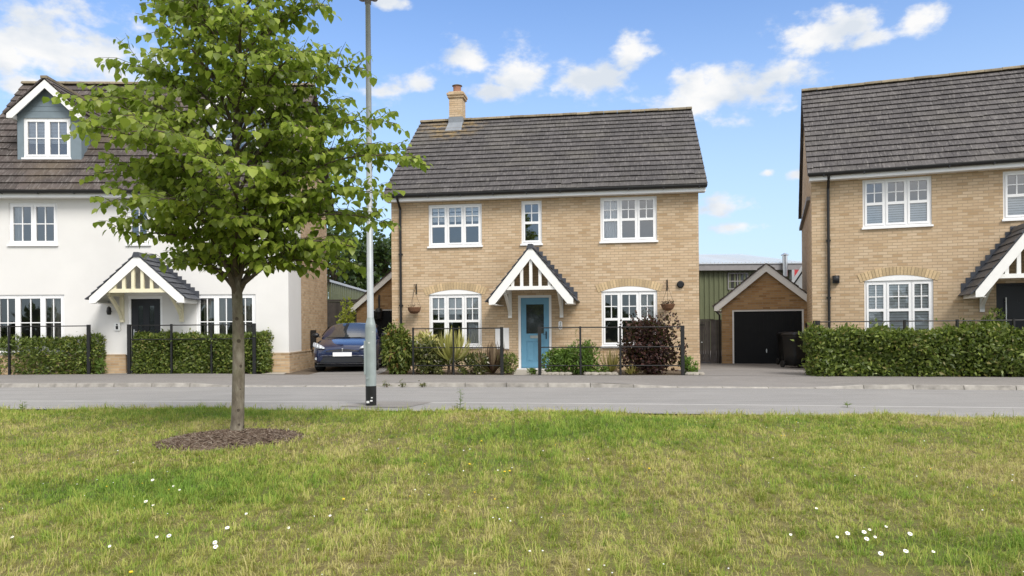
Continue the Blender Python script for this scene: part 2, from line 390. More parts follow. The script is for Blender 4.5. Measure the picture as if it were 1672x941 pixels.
# ------------------------------------------------------------------ ground, road, paths
def poly3(y0, b, c):
    def f(x):
        xc = max(-16, min(16, x)); y = y0 + b*xc + c*xc*xc
        return y + (x-xc)*(b + 2*c*xc)
    return f
kerb_y = poly3(16.09, -.136, -.0037); walk_y = poly3(12.55, -.147, -.0032); edge_y = poly3(11.37, -.156, -.0042)
def fence_y(x):
    pts = [(-40, 21.5), (-14.6, 20.0), (-7, 19.8), (-3.5, 19.41), (.68, 18.64), (4.2, 18.2), (7.04, 17.5), (11.8, 16.6), (40, 11)]
    for (a, b), (c, d) in zip(pts, pts[1:]):
        if x <= c: return b + (d-b)*(x-a)/(c-a)
    return pts[-1][1]
XS = [-90, -60, -40, -28] + [x*.5 for x in range(-44, 45)] + [28, 40, 60, 90]
def ramp01(x, a, b): t = max(0, min(1, (x-a)/(b-a))); return t*t*(3-2*t)
def kerb_h(x):     # dropped in front of the two driveways
    lo = ramp01(x, -7.5, -6.3)*(1-ramp01(x, -3.3, -2.6)) + ramp01(x, 2.2, 3.0)*(1-ramp01(x, 6.5, 7.3))
    return .085 - .065*lo
def hb(x): return .09 + .04*(1-ramp01(x, -8.5, -5.5))
def strip(name, fa, fb, za, zb, mat, n=1, lab=None, cat='ground'):
    m = MB()
    rows = [[(x, fa(x)+(fb(x)-fa(x))*j/n, za(x)+(zb(x)-za(x))*j/n) for j in range(n+1)] for x in XS]
    for r0, r1 in zip(rows, rows[1:]):
        for j in range(n): m.quad(r0[j], r1[j], r1[j+1], r0[j+1])
    return tag(m.build(name, mat), lab, cat, kind='structure')
g = MB().quad((-900, -900, -.12), (900, -900, -.12), (900, 900, -.12), (-900, 900, -.12)).build('ground', 'lawn')
tag(g, 'flat green land running to the horizon', 'ground', kind='structure')
z0 = lambda x: 0.0
strip('road', lambda x: walk_y(x)+.03, lambda x: kerb_y(x), z0, lambda x: 0.0, 'road', 4, 'pale worn tarmac road across the picture', 'road')
strip('footpath', lambda x: edge_y(x)-.1, lambda x: walk_y(x)-.05, lambda x: .012, lambda x: .016, 'nearpath', 1, 'narrow grey footpath between the road and the lawn', 'footpath')
strip('edging', lambda x: walk_y(x)-.05, lambda x: walk_y(x)+.03, lambda x: .02, lambda x: .02, 'edging', 1, 'thin pale flush edging line beside the road', 'kerb')
strip('pavement', lambda x: kerb_y(x)+.125, lambda x: fence_y(x), lambda x: kerb_h(x)+.002, lambda x: hb(x), 'path', 4, 'grey tarmac pavement in front of the houses', 'pavement')
k = MB(); x = -30.0
while x < 30:
    x1 = x + .905; a, b = x + .006, x1 - .006
    h0, h1 = kerb_h(a), kerb_h(b)
    ya, yb = kerb_y(a), kerb_y(b)
    k.add([(a, ya, -.02), (b, yb, -.02), (b, yb+.02, h1), (a, ya+.02, h0), (a, ya+.125, h0+.003), (b, yb+.125, h1+.003)], [(0, 1, 2, 3), (3, 2, 5, 4)])
    x = x1
tag(k.build('kerb', 'concrete'), 'concrete kerb stones lowered at the two driveways', 'kerb', kind='structure')
m = MB()
for x0, x1 in zip(XS, XS[1:]):
    m.quad((x0, fence_y(x0), hb(x0)-.004), (x1, fence_y(x1), hb(x1)-.004), (x1, 90, hb(x1)-.004), (x0, 90, hb(x0)-.004))
tag(m.build('garden_ground', 'soil'), 'bare soil of the front gardens and yards', 'ground', kind='structure')
def sheet(name, pts, z, mat, lab, cat):
    m = MB(); m.add([(x, y, z) for x, y in pts], [tuple(range(len(pts)))])
    return tag(m.build(name, mat), lab, cat, kind='structure')
sheet('driveway', [(-5.4, fence_y(-5.4)+.0), (-3.55, fence_y(-3.55)+.0), (-4.0, 40), (-5.4, 40)], .094, 'path', 'tarmac driveway under the dark blue car', 'driveway')
sheet('driveway', [(4.45, fence_y(4.45)-.05), (7.5, fence_y(7.5)-.05), (12, 36), (5.4, 36)], .094, 'path', 'tarmac driveway in front of the black garage door', 'driveway')
# lawn sheet with a gentle swell
def lawn_z(x, y): return .03 + .018*math.sin(x*1.3+y*.7) + .012*math.sin(x*2.9-y*1.9) - .03*ramp01(y, edge_y(x)-.5, edge_y(x))
m = MB(); ys = [i/24 for i in range(25)]
for x0, x1 in zip(XS, XS[1:]):
    for t0, t1 in zip(ys, ys[1:]):
        q = []
        for (xx, t) in ((x0, t0), (x1, t0), (x1, t1), (x0, t1)):
            y = -25 + (edge_y(xx)+25)*(t**.6); q.append((xx, y, lawn_z(xx, y)))
        m.quad(*q)
tag(m.build('lawn', 'lawn'), 'rough green and straw coloured verge in the foreground', 'lawn', kind='structure')
pp = [gnd(555, 664, .02), gnd(660, 666, .02), gnd(708, 656.5, .02), gnd(604, 655.5, .02)]
sheet('path_patch', [(p.x, p.y) for p in pp], .0205, 'path', 'darker tarmac patch around the foot of the lamp post', 'footpath')
TREE = Vector((-3.25, 8.69, .03)); MUL = (-3.2, 8.45, .74)
# ------------------------------------------------------------------ grass blades
def grass():
    P = []
    for (y0, y1, dens) in ((2.4, 4.2, 9500), (4.2, 5.6, 8500), (5.6, 7.5, 6200), (7.5, 9.3, 4200), (9.3, 13.5, 3400)):
        w = .95*y1 + 2.6; n = int((y1-y0)*2*w*dens)
        x = RNG.uniform(-w, w, n); y = RNG.uniform(y0, y1, n)
        keep = (np.abs(x) < .95*y+2.6) & ((np.abs(x) < .74*y+.6) | (RNG.random(n) < .5))
        P.append(np.stack([x[keep], y[keep]], 1))
    P = np.concatenate(P); x, y = P[:, 0], P[:, 1]
    xc = np.clip(x, -16, 16); ed = 11.37 - .156*xc - .0042*xc*xc
    wob = .05*np.sin(x*5.1)+.04*np.sin(x*13.7)
    dm = np.hypot((x-MUL[0]), (y-MUL[1])*.9)
    ang = np.arctan2(y-MUL[1], x-MUL[0]); rm = MUL[2]*(1+.08*np.sin(3*ang)+.06*np.sin(7*ang))
    k = (y < ed+wob) & (dm > rm*RNG.uniform(.86, 1.08, len(x))); x, y, ed = x[k], y[k], ed[k]; n = len(x)
    clump = .5+.25*np.sin(x*2.1+1.3*np.sin(y*1.7))+.25*np.sin(y*3.3+1.7*np.sin(x*2.9))
    cs = np.where(RNG.random(n) < .6, .10, .17)
    ix = np.floor(x/cs+.3*np.sin(y*9)).astype(np.int64); iy = np.floor(y/cs+.3*np.sin(x*8)).astype(np.int64)
    key = (ix*73856093 ^ iy*19349663 ^ (cs > .12)*83492791) % 65536
    hh = RNG.gamma(3.2, 1/3.2, 65536)[key]; tt = RNG.random(65536)[key]; ta = RNG.uniform(0, 2*PI, 65536)[key]
    ox = (RNG.random(65536)[key]-.5)*.5; oy = (RNG.random(65536)[key]-.5)*.5
    cxx, cyy = (ix+.5+ox)*cs, (iy+.5+oy)*cs; pull = RNG.uniform(.1, .75, n)
    dx, dy = x-cxx, y-cyy; x = x-dx*pull; y = y-dy*pull
    L = RNG.gamma(5, 1/5., n)*.031*(.45+.35*clump+.55*hh)
    patch = np.zeros(n)
    for (px, py, rx, ry, kk) in PATCH:
        d = np.hypot((x-px)/rx, (y-py)/ry); L *= 1+.7*kk*np.clip(1-d, 0, 1)
    L *= 1+1.3*np.clip(1-(ed-y)/.30, 0, 1)*RNG.uniform(0, 1, n)*(hh > .9)
    L = np.clip(L, .008, .17)
    z = .02 + .018*np.sin(x*1.3+y*.7) + .012*np.sin(x*2.9-y*1.9) - .03*np.clip((y-ed+.5)/.5, 0, 1)**2
    th = np.where(RNG.random(n) < .6, np.arctan2(dy, dx), ta) + rnd(n)*.6
    lean = np.clip(.70+.40*rnd(n), .05, 1.9)
    d = np.stack([np.cos(th), np.sin(th)], 1); w = RNG.uniform(.0010, .0024, n)*(1+.10*np.clip(y-4, 0, 8))
    ph = th + PI/2 + rnd(n)*.6; s = np.stack([np.cos(ph), np.sin(ph), np.zeros(n)], 1)*w[:, None]
    b = np.stack([x, y, z], 1)
    mid = b + np.stack([d[:, 0]*L*.30*lean, d[:, 1]*L*.30*lean, L*.62], 1)
    tip = b + np.stack([d[:, 0]*L*lean, d[:, 1]*L*lean, L*np.clip(1.05-.42*lean, .2, 1.1)], 1)
    V = np.stack([b-s, b+s, mid-s*.8, mid+s*.8, tip], 1).reshape(-1, 3)
    Fs = (np.array([(0, 1, 3), (0, 3, 2), (2, 3, 4)])[None] + (np.arange(n)*5)[:, None, None]).reshape(-1, 3)
    o = npmesh('grass', V, Fs, 'blade')
    at_ = o.data.attributes.new('tuft', 'FLOAT', 'POINT'); at_.data.foreach_set('value', np.repeat(tt, 5).astype(np.float32))
    tag(o, 'short mixed green and dry grass covering the verge', 'grass', kind='stuff')
grass()
# mulch bed
m = MB(); N = 40
ring = []
for j in range(7):
    r = j/6
    ring.append([(MUL[0]+MUL[2]*r*math.cos(t)*(1+.08*math.sin(3*t)+.06*math.sin(7*t))*1.02, MUL[1]+MUL[2]*r*math.sin(t)*(1+.08*math.sin(3*t)+.06*math.sin(7*t))/.92,
                  .035+.075*(1-r*r)+random.uniform(-.008, .008)) for t in [2*PI*i/N for i in range(N)]])
for r0, r1 in zip(ring, ring[1:]):
    for i in range(N): m.quad(r0[i], r0[(i+1) % N], r1[(i+1) % N], r1[i])
for i in range(2600):
    t = random.uniform(0, 2*PI); r = math.sqrt(random.random())*1.03; rr = MUL[2]*r
    p = Vector((MUL[0]+rr*math.cos(t)*1.05, MUL[1]+rr*math.sin(t)*1.08, .045+.075*max(0, 1-r*r)))
    a = random.uniform(0, 2*PI); l = random.uniform(.012, .045)
    d = Vector((math.cos(a), math.sin(a), random.uniform(-.3, .5)))*l
    m.bar(p-d, p+d, random.uniform(.006, .016), random.uniform(.004, .009))
tag(m.build('mulch', 'mulch'), 'ring of brown bark mulch around the young tree', 'mulch', kind='stuff')

# ------------------------------------------------------------------ house parts
def wall_holes(mb, u0, u1, z0, z1, holes, y=0.0, rev=.12):
    us = sorted({u0, u1, *[h[0] for h in holes], *[h[1] for h in holes]}); zs = sorted({z0, z1, *[h[2] for h in holes], *[h[3] for h in holes]})
    us = [u for u in us if u0 <= u <= u1]; zs = [z for z in zs if z0 <= z <= z1]
    for a, b in zip(us, us[1:]):
        for c, d in zip(zs, zs[1:]):
            mu, mz = (a+b)/2, (c+d)/2
            if any(h[0] < mu < h[1] and h[2] < mz < h[3] for h in holes): continue
            mb.quad((a, y, c), (b, y, c), (b, y, d), (a, y, d))
    for h in holes:
        a, b, c, d = h; e = y+rev
        mb.quad((a, y, c), (a, y, d), (a, e, d), (a, e, c)); mb.quad((b, y, d), (b, y, c), (b, e, c), (b, e, d))
        mb.quad((a, y, d), (b, y, d), (b, e, d), (a, e, d)); mb.quad((b, y, c), (a, y, c), (a, e, c), (b, e, c))
def window(root, u0, u1, z0, z1, lights, kind, y=0.0, glass='glass', blind=None, curtain=None, room=True, ajar=None, name='window'):
    a, b = y+.035, y+.10; fw = .05
    fr = MB(); fr.box(u0, u0+fw, a, b, z0, z1); fr.box(u1-fw, u1, a, b, z0, z1)
    fr.box(u0+fw, u1-fw, a, b, z0, z0+fw); fr.box(u0+fw, u1-fw, a, b, z1-fw, z1)
    tot = sum(lights); x = u0+fw; W = u1-u0-2*fw; cells = []
    for i, l in enumerate(lights):
        w = W*l/tot; cells.append((x, x+w)); x += w
        if i < len(lights)-1: fr.box(x-.022, x+.022, a+.002, b-.002, z0+fw, z1-fw)
    frame = fr.build(name, 'upvc', root)
    sa = MB(); pa = MB(); sw = .048; yf, yb = y+.018, y+.075
    for i, (x0, x1) in enumerate(cells):
        x0 += .018 if i else .004; x1 -= .018 if i < len(cells)-1 else .004
        lo, hi = z0+fw+.004, z1-fw-.004
        pan = [(lo, hi)] if kind == 'casement' else [(lo, lo+(hi-lo)*.49), (lo+(hi-lo)*.49, hi)]
        sa.box(x0, x0+sw, yf, yb, lo, hi); sa.box(x1-sw, x1, yf, yb, lo, hi)
        sa.box(x0+sw, x1-sw, yf, yb, lo, lo+sw); sa.box(x0+sw, x1-sw, yf, yb, hi-sw, hi)
        if kind != 'casement':
            zm = lo+(hi-lo)*.49; sa.box(x0+sw, x1-sw, yf, yb, zm-.035, zm+.035)
        gx0, gx1 = x0+sw, x1-sw; ba = MB()
        for j, (p, q) in enumerate(pan):
            p += sw if j == 0 else .035; q -= sw if j == len(pan)-1 else .035
            pa.quad((gx0, y+.052, p), (gx1, y+.052, p), (gx1, y+.052, q), (gx0, y+.052, q))
            if kind == 'casement' or j == 1:
                xm, zm2 = (gx0+gx1)/2, (p+q)/2
                ba.box(xm-.0125, xm+.0125, y+.034, y+.060, p, q); ba.box(gx0, xm-.0125, y+.035, y+.059, zm2-.0125, zm2+.0125); ba.box(xm+.0125, gx1, y+.035, y+.059, zm2-.0125, zm2+.0125)
        ba.build('glazing_bar', 'upvc', frame)
    sa.build('sash', 'upvc', frame); pa.build('pane', glass, frame)
    si = MB(); si.box(u0-.03, u1+.03, y-.05, y+.034, z0-.045, z0+.004); si.build('sill', 'upvc', frame)
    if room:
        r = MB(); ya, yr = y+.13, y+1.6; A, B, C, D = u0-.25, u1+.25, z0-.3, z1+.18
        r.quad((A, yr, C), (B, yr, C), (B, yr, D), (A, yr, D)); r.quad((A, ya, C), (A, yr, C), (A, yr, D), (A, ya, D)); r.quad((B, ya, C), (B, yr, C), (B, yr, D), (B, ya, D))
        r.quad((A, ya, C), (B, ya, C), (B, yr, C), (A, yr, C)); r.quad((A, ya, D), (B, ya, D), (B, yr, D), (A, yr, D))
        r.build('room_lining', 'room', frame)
    for bl in ([blind] if isinstance(blind, tuple) else blind or []):
        s = MB(); zz = bl[0]
        while zz < bl[1]:
            s.quad((u0+fw, y+.108, zz), (u1-fw, y+.108, zz), (u1-fw, y+.118, zz+bl[2]*.88), (u0+fw, y+.118, zz+bl[2]*.88)); zz += bl[2]
        s.build('blind', 'blind', frame)
    for (c0, c1, mt) in curtain or []:
        s = MB(); n = 26
        pts = [(c0+(c1-c0)*i/n, y+.14+.025*math.sin(i*1.9)) for i in range(n+1)]
        for p, q in zip(pts, pts[1:]): s.quad((p[0], p[1], z0-.1), (q[0], q[1], z0-.1), (q[0], q[1], z1), (p[0], p[1], z1))
        s.build('curtain', mt, frame)
    return frame
def arch(root, u0, u1, zt, rise, th=.215, n=22):
    """curved head of upright bricks with a white panel filling under it"""
    w = u1-u0; R = (w*w/4+rise*rise)/(2*rise); cx, cz = (u0+u1)/2, zt+rise-R; a0 = math.asin(w/2/R)
    b = MB()
    e = .10/R
    for i in range(n+1):
        t0 = -a0-e + (2*a0+2*e)*i/(n+1); t1 = -a0-e+(2*a0+2*e)*(i+1)/(n+1); g = .007/R
        p = [(cx+(R+q)*math.sin(t), cz+(R+q)*math.cos(t)) for q, t in ((0, t0+g), (0, t1-g), (th, t1-g), (th, t0+g))]
        b.prism(p, -.012, .03)
    bk = [(cx+(R+q)*math.sin(t), cz+(R+q)*math.cos(t)) for q, t in [(-.0, a) for a in [-a0-e+(2*a0+2*e)*i/12 for i in range(13)]]+[(th, a) for a in [a0+e-(2*a0+2*e)*i/12 for i in range(13)]]]
    o_ = b.build('brick_arch', 'soldier', root); mo_ = MB(); mo_.prism(bk, -.005, .02); mo_.build('mortar', 'mortar', o_)
    p = MB(); pts = [(cx+R*math.sin(t), cz+R*math.cos(t)-.004) for t in [a0-2*a0*i/14 for i in range(15)]]
    p.prism([(u0, zt-.004), (u1, zt-.004)] + pts, -.004, .028); p.build('arch_panel', 'upvc', root)
def roof(root, u0, u1, ye, ze, yr, zr, tile, yb=None, gauge=.315, tw=.30, ridge='ridge', back=True):
    """tiled pitched roof, ridge along x; courses of separate tiles over a slab"""
    rf = MB()
    def slope(y0, zz0, y1, zz1):
        d = Vector((0, y1-y0, zz1-zz0)); L = d.length; d.normalize(); nrm = Vector((0, -d.z, d.y))
        if nrm.z < 0: nrm = -nrm
        n = int(L/gauge)+1; gg = L/n; k = int((u1-u0)/tw)+1; w = (u1-u0)/k; o = Vector((0, y0, zz0))
        rf.add([Vector((u0, 0, 0))+o-nrm*.05, Vector((u1, 0, 0))+o-nrm*.05, Vector((u1, 0, 0))+o+d*L-nrm*.05, Vector((u0, 0, 0))+o+d*L-nrm*.05,
                Vector((u0, 0, 0))+o, Vector((u1, 0, 0))+o, Vector((u1, 0, 0))+o+d*L, Vector((u0, 0, 0))+o+d*L],
               [(0, 1, 2, 3), (4, 5, 6, 7), (0, 1, 5, 4), (1, 2, 6, 5), (2, 3, 7, 6), (3, 0, 4, 7)])
        for j in range(n):
            off = (w/2 if j % 2 else 0); wv = random.uniform(-.004, .004)
            for i in range(k+1):
                a = max(u0, u0+i*w-off+.003); b = min(u1, u0+(i+1)*w-off-.003)
                if b-a < .02: continue
                l0 = .060+random.uniform(-.003, .004); s0 = j*gg-.036+wv+random.uniform(-.003, .003)-(.05 if random.random() < .006 else 0); s1 = min(L, (j+1)*gg+.03)
                A = o+d*s0; B = o+d*s1
                tk = .022
                v = [Vector((a, 0, 0))+A+nrm*(l0-tk), Vector((b, 0, 0))+A+nrm*(l0-tk+random.uniform(-.003, .003)), Vector((b, 0, 0))+B+nrm*.004, Vector((a, 0, 0))+B+nrm*.004,
                     Vector((a, 0, 0))+A+nrm*l0, Vector((b, 0, 0))+A+nrm*l0, Vector((b, 0, 0))+B+nrm*(.018), Vector((a, 0, 0))+B+nrm*(.018)]
                rf.add(v, [(4, 5, 6, 7), (0, 1, 5, 4), (1, 2, 6, 5), (3, 0, 4, 7), (0, 3, 2, 1)])
    slope(ye, ze, yr, zr)
    if back: slope(yb if yb is not None else 2*yr-ye, ze, yr, zr)
    ro = rf.build('roof', tile, root)
    r = MB(); x = u0
    while x < u1-.05:
        e = min(u1, x+.45); pr = []
        for t in range(7):
            a = PI*t/6; pr.append((yr+.13*math.cos(a), zr+.015+.10*math.sin(a)))
        dz = random.uniform(-.006, .008)
        r.prismx([(p, q+dz) for p, q in pr], x+.004, e-.004); x = e
    r.build('ridge_tile', ridge, ro)
    return ro
def eaves(root, u0, u1, y, z, fh=.12):
    f = MB(); f.box(u0, u1, y+.006, y+.02, z-fh, z+.02); f.box(u0, u1, y+.02, y+.34, z-fh+.012, z-fh+.024); f.build('fascia', 'upvc', root)
    g = MB(); n = 7
    pr = [(y-.062+(.066)*math.cos(PI+PI*i/n), z+.045+.075*math.sin(PI+PI*i/n)) for i in range(n+1)] + [(y-.001, z+.06), (y-.124, z+.06)]
    g.prismx(pr, u0-.02, u1+.02)
    x = u0+.35
    while x < u1: g.box(x-.015, x+.015, y-.12, y-.001, z-.035, z+.03); x += .95
    g.build('gutter', 'black', root)
def pipe(root, u, y, ztop, zbot, yg, name='downpipe'):
    p = MB(); p.tube([(u, yg, ztop+.05), (u, yg, ztop-.03), (u, y-.06, ztop-.30), (u, y-.06, ztop-.42), (u, y-.06, zbot)], .036, 10)
    z = zbot+.3
    while z < ztop-.5: p.box(u-.055, u+.055, y-.075, y-.004, z, z+.045); z += 1.5
    p.build(name, 'black', root)
def gable_body(root, u0, u1, dep, ze, yr, zr, mat, left=True, right=True):
    w = MB()
    for u, on in ((u0, left), (u1, right)):
        if on: w.add([(u, 0, 0), (u, dep, 0), (u, dep, ze), (u, yr, zr-.1), (u, 0, ze)], [(0, 1, 2, 3, 4)])
    w.quad((u1, dep, 0), (u0, dep, 0), (u0, dep, ze), (u1, dep, ze))
    return w.build('side_wall', mat, root)
def porch(root, uc, hw, zf, za, zbeam, dep, trim, slate=True, bkz=1.47, bku=.74, nst=5, zb2=None):
    """open gabled door canopy: barge boards, tiled slopes, truss with uprights, wall brackets"""
    bw = .21; sl = math.atan2(za-zf, hw); cs, sn = math.cos(sl), math.sin(sl)
    po = MB()
    for sg in (-1, 1):                        # barge boards, cut plumb at foot and ridge
        v = bw/cs
        po.prism([(uc+sg*hw, zf), (uc, za), (uc, za-v), (uc+sg*(hw-.16), zf+.16*math.tan(sl)-v), (uc+sg*hw, zf-.15)] if sg > 0 else
                 [(uc-hw, zf), (uc-hw, zf-.15), (uc-hw+.16, zf+.16*math.tan(sl)-v), (uc, za-v), (uc, za)], -dep-.03, -dep)
        po.prism([(uc+sg*(hw-.02), zf-.02), (uc, za-.02), (uc, za-.05), (uc+sg*(hw-.04), zf-.06)][::sg], -dep+.001, -.004)
        x0, x1 = sorted((uc+sg*hw, uc+sg*(hw-.03))); po.box(x0, x1, -dep+.001, -.004, zf-.15, zf-.022)
        x0, x1 = sorted((uc+sg*(hw-.031), uc+sg*(hw-.22))); po.box(x0, x1, -dep+.001, -.004, zf-.15, zf-.135)
    p = po.build('porch', 'paint', root)
    rt = MB()
    for sg in (-1, 1):
        L = math.hypot(hw+.06, (za-zf)*(hw+.06)/hw); n = 8; gg = L/n
        d = Vector((-sg*cs, 0, sn)); nr = Vector((sg*sn, 0, cs)); o = Vector((uc+sg*(hw+.06), 0, zf-.06*math.tan(sl)+.01))
        for j in range(n):
            k = 4; y = -dep-.05; wd = (dep+.046)/k
            for i in range(k):
                a = y+i*wd+.003; b = y+(i+1)*wd-.003; s0 = j*gg-.03; s1 = (j+1)*gg+.02; l = .048+random.uniform(-.004, .006)
                A = o+d*s0; B = o+d*s1; e1 = Vector((0, a, 0)); e2 = Vector((0, b, 0))
                rt.add([A+e1+nr*(l-.028), A+e2+nr*(l-.028), B+e2+nr*.004, B+e1+nr*.004, A+e1+nr*l, A+e2+nr*l, B+e2+nr*.016, B+e1+nr*.016],
                       [(4, 5, 6, 7), (0, 1, 5, 4), (1, 2, 6, 5), (3, 0, 4, 7), (0, 1, 2, 3)])
    rt.prism([(uc-.11, za-.06), (uc+.11, za-.06), (uc+.06, za+.07), (uc-.06, za+.07)], -dep-.06, -.004)
    rt.build('porch_roof', 'slate', p)
    sf = MB(); ns = 11
    for sg in (-1, 1):
        for j in range(ns):
            ua, ub = uc+sg*(hw+.05)*(1-j/ns), uc+sg*(hw+.05)*(1-(j+1)/ns); za_, zb_ = zf+.05+(za-zf)*j/ns, zf+.05+(za-zf)*(j+1)/ns
            sf.prism([(ua, za_-.06), (ub, zb_-.06), (ub, zb_+.06), (ua, zb_+.055)][::sg], -.014, -.003)
    sf.build('stepped_flashing', 'slate', p)
    tr = MB(); zt = zbeam+.10; y0, y1 = -dep+.02, -dep+.10
    hb = (za-bw/cs-zbeam)/math.tan(sl)+.06
    tr.box(uc-hb, uc+hb, y0-.015, y1, zbeam, zt)
    for i in range(nst):
        u = uc + (i-(nst-1)/2)*(2*hb-.22)/(nst); top = za-bw/cs+.08-abs(u-uc)*math.tan(sl)
        if top > zt+.03: tr.box(u-.04, u+.04, y0, y1-.01, zt, top)
    tr.build('truss', trim, p)
    for sg in (-1, 1):
        b = MB(); u = uc+sg*bku
        b.box(u-.05, u+.05, -.07, -.004, bkz, zbeam+.04); b.box(u-.045, u+.045, -dep+.11, -.071, zbeam-.07, zbeam+.03)
        pts = []
        for i in range(7):
            t = i/6; pts.append((u, -.05-(dep-.25)*t**1.35, bkz+.10+(zbeam-.08-bkz-.10)*t))
        for q0, q1 in zip(pts, pts[1:]): b.bar(q0, q1, .07, .085)
        b.build('bracket', trim, p)
    return p

HC = Vector((.674, 21.16, .10)); AC = -rad(8.4)
HW = Vector((-6.19, 20.494, .11)); AW = rad(2.5)
HR = Vector((7.961, 19.593, .09)); AR = -rad(19.6)
def wpos(O, A, u, y, z=0.0):
    return Vector((O.x+u*math.cos(A)-y*math.sin(A), O.y+u*math.sin(A)+y*math.cos(A), O.z+z))

# ---- central buff brick house
hc = empty('brick_house', HC, AC, 'detached buff brick house with pale blue front door and one chimney', 'house')
b = MB()
hol = [(-3.125, -1.54, 3.58, 4.80), (-.386, .204, 3.59, 4.83), (1.866, 3.437, 3.60, 4.85), (-3.13, -1.565, .65, 2.18), (1.88, 3.431, .65, 2.20), (-.50, .46, .03, 2.12)]
wall_holes(b, -4.25, 4.57, -.2, 5.0, hol); b.build('wall', 'brick', hc)
b = MB(); b.box(-4.262, -.53, -.018, 0, -.2, .42); b.box(.49, 4.582, -.018, 0, -.2, .42); b.build('plinth', 'brick', hc)
gable_body(hc, -4.25, 4.57, 7.8, 5.0, 3.9, 8.4, 'brick')
roof(hc, -4.40, 4.78, -.36, 5.06, 3.9, 8.30, 'tile_grey', yb=8.16)
eaves(hc, -4.34, 4.74, -.30, 5.0)
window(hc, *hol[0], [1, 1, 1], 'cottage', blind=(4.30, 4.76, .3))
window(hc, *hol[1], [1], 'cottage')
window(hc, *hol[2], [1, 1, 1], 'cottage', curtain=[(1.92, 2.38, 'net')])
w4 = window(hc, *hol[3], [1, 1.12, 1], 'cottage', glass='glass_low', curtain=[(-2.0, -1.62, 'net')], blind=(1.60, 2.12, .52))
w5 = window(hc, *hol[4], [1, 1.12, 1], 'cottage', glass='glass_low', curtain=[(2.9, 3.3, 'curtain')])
arch(hc, -3.13, -1.565, 2.18, .135); arch(hc, 1.88, 3.431, 2.20, .135)
# blue door
d = MB(); d.box(-.50, -.43, .02, .11, .03, 2.12); d.box(.39, .46, .02, .11, .03, 2.12); d.box(-.43, .39, .02, .11, 2.05, 2.12); d.box(-.56, .50, -.12, .11, -.02, .03)
dfr = d.build('door_frame', 'upvc', hc)
d = MB(); A, B = -.425, .385
d.box(A, A+.15, .05, .10, .035, 2.045); d.box(B-.15, B, .05, .10, .035, 2.045)
d.box(A+.15, B-.15, .05, .10, .035, .20); d.box(A+.15, B-.15, .05, .10, .80, 1.02); d.box(A+.15, B-.15, .05, .10, 1.86, 2.045)
d.box(A+.15, -.035, .065, .10, .20, .80); d.box(-.005, B-.15, .065, .10, .20, .80); d.box(-.035, -.005, .055, .10, .20, .80)
d.box(A+.19, -.075, .056, .066, .25, .75); d.box(.035, B-.19, .056, .066, .25, .75)
dr = d.build('door', 'bluedoor', hc)
MB().quad((A+.15, .075, 1.02), (B-.15, .075, 1.02), (B-.15, .075, 1.86), (A+.15, .075, 1.86)).build('door_glass', 'carglass', dr)
MB().box(-.16, .12, .043, .051, .885, .965).build('letter_plate', 'chrome', dr)
h = MB(); h.box(.285, .315, .043, .051, .86, 1.08); h.tube([(.30, .045, 1.0), (.30, .005, 1.0), (.21, .0, 1.0)], .009, 8); h.build('handle', 'iron', dr)
porch(hc, .01, 1.15, 1.97, 3.39, 2.22, 1.15, 'paint')
d = MB(); d.box(-1.165, -.765, -.045, 0, .58, 1.19); d.box(-1.145, -.785, -.055, -.0455, .60, 1.17); d.box(-.80, -.79, -.0575, -.0555, .86, .9); d.build('meter_box', 'white', hc)
# pale oval plaque beside the door carrying the house number
d = MB()
pl = d.prism([(.712+.055*math.cos(t)*(1), 1.255+(.055*math.sin(t)+(.065 if math.sin(t) >= 0 else -.065))) for t in [2*PI*i/24 for i in range(24)]], -.018, -.002)
plq = d.build('number_plaque', 'white', hc)
def digits(txt, u, y, z, size, mat, parent):
    cu = bpy.data.curves.new('house_number', 'FONT'); cu.body = txt; cu.size = size; cu.align_x = 'CENTER'; cu.extrude = .002; cu.space_line = .8
    o = bpy.data.objects.new('house_number', cu); COL.objects.link(o)
    me = o.to_mesh().copy(); bpy.data.objects.remove(o)
    n = bpy.data.objects.new('house_number', me); me.materials.clear(); me.materials.append(M[mat]); COL.objects.link(n)
    n.parent = parent; n.location = (u, y, z); n.rotation_euler = (PI/2, 0, 0)
digits('1\n0', .712, -.0205, 1.265, .13, 'black', plq)
d = MB(); d.tube([(4.064, -.002, 2.36), (4.064, -.05, 2.36)], [.10, .10], 18); d.tube([(4.064, -.05, 2.36), (4.064, -.075, 2.36)], [.10, .07], 18); d.build('wall_lamp', 'black', hc)
pipe(hc, -3.96, 0, 5.0, .05, -.36)
c = MB(); c.box(-3.33, -2.87, 3.64, 4.16, 7.7, 9.06); c.build('chimney', 'brick', hc)
chim = bpy.data.objects['chimney']
c = MB(); c.box(-3.375, -2.825, 3.60, 4.20, 9.061, 9.14); c.box(-3.40, -2.80, 3.57, 4.23, 9.141, 9.22); c.box(-3.345, -2.855, 3.62, 4.18, 9.221, 9.27); c.build('chimney_cap', 'brick', chim)
c = MB(); c.lathe([(.0, 9.27), (.145, 9.27), (.135, 9.40), (.14, 9.52), (.12, 9.53), (.0, 9.53)], 18, (-3.1, 3.9)); c.build('chimney_pot', 'terracotta', chim)
c = MB(); c.lathe([(.0, 9.60), (.10, 9.575), (.18, 9.54), (.18, 9.53), (0, 9.531)], 18, (-3.1, 3.9)); c.build('pot_cowl', 'lead', chim)
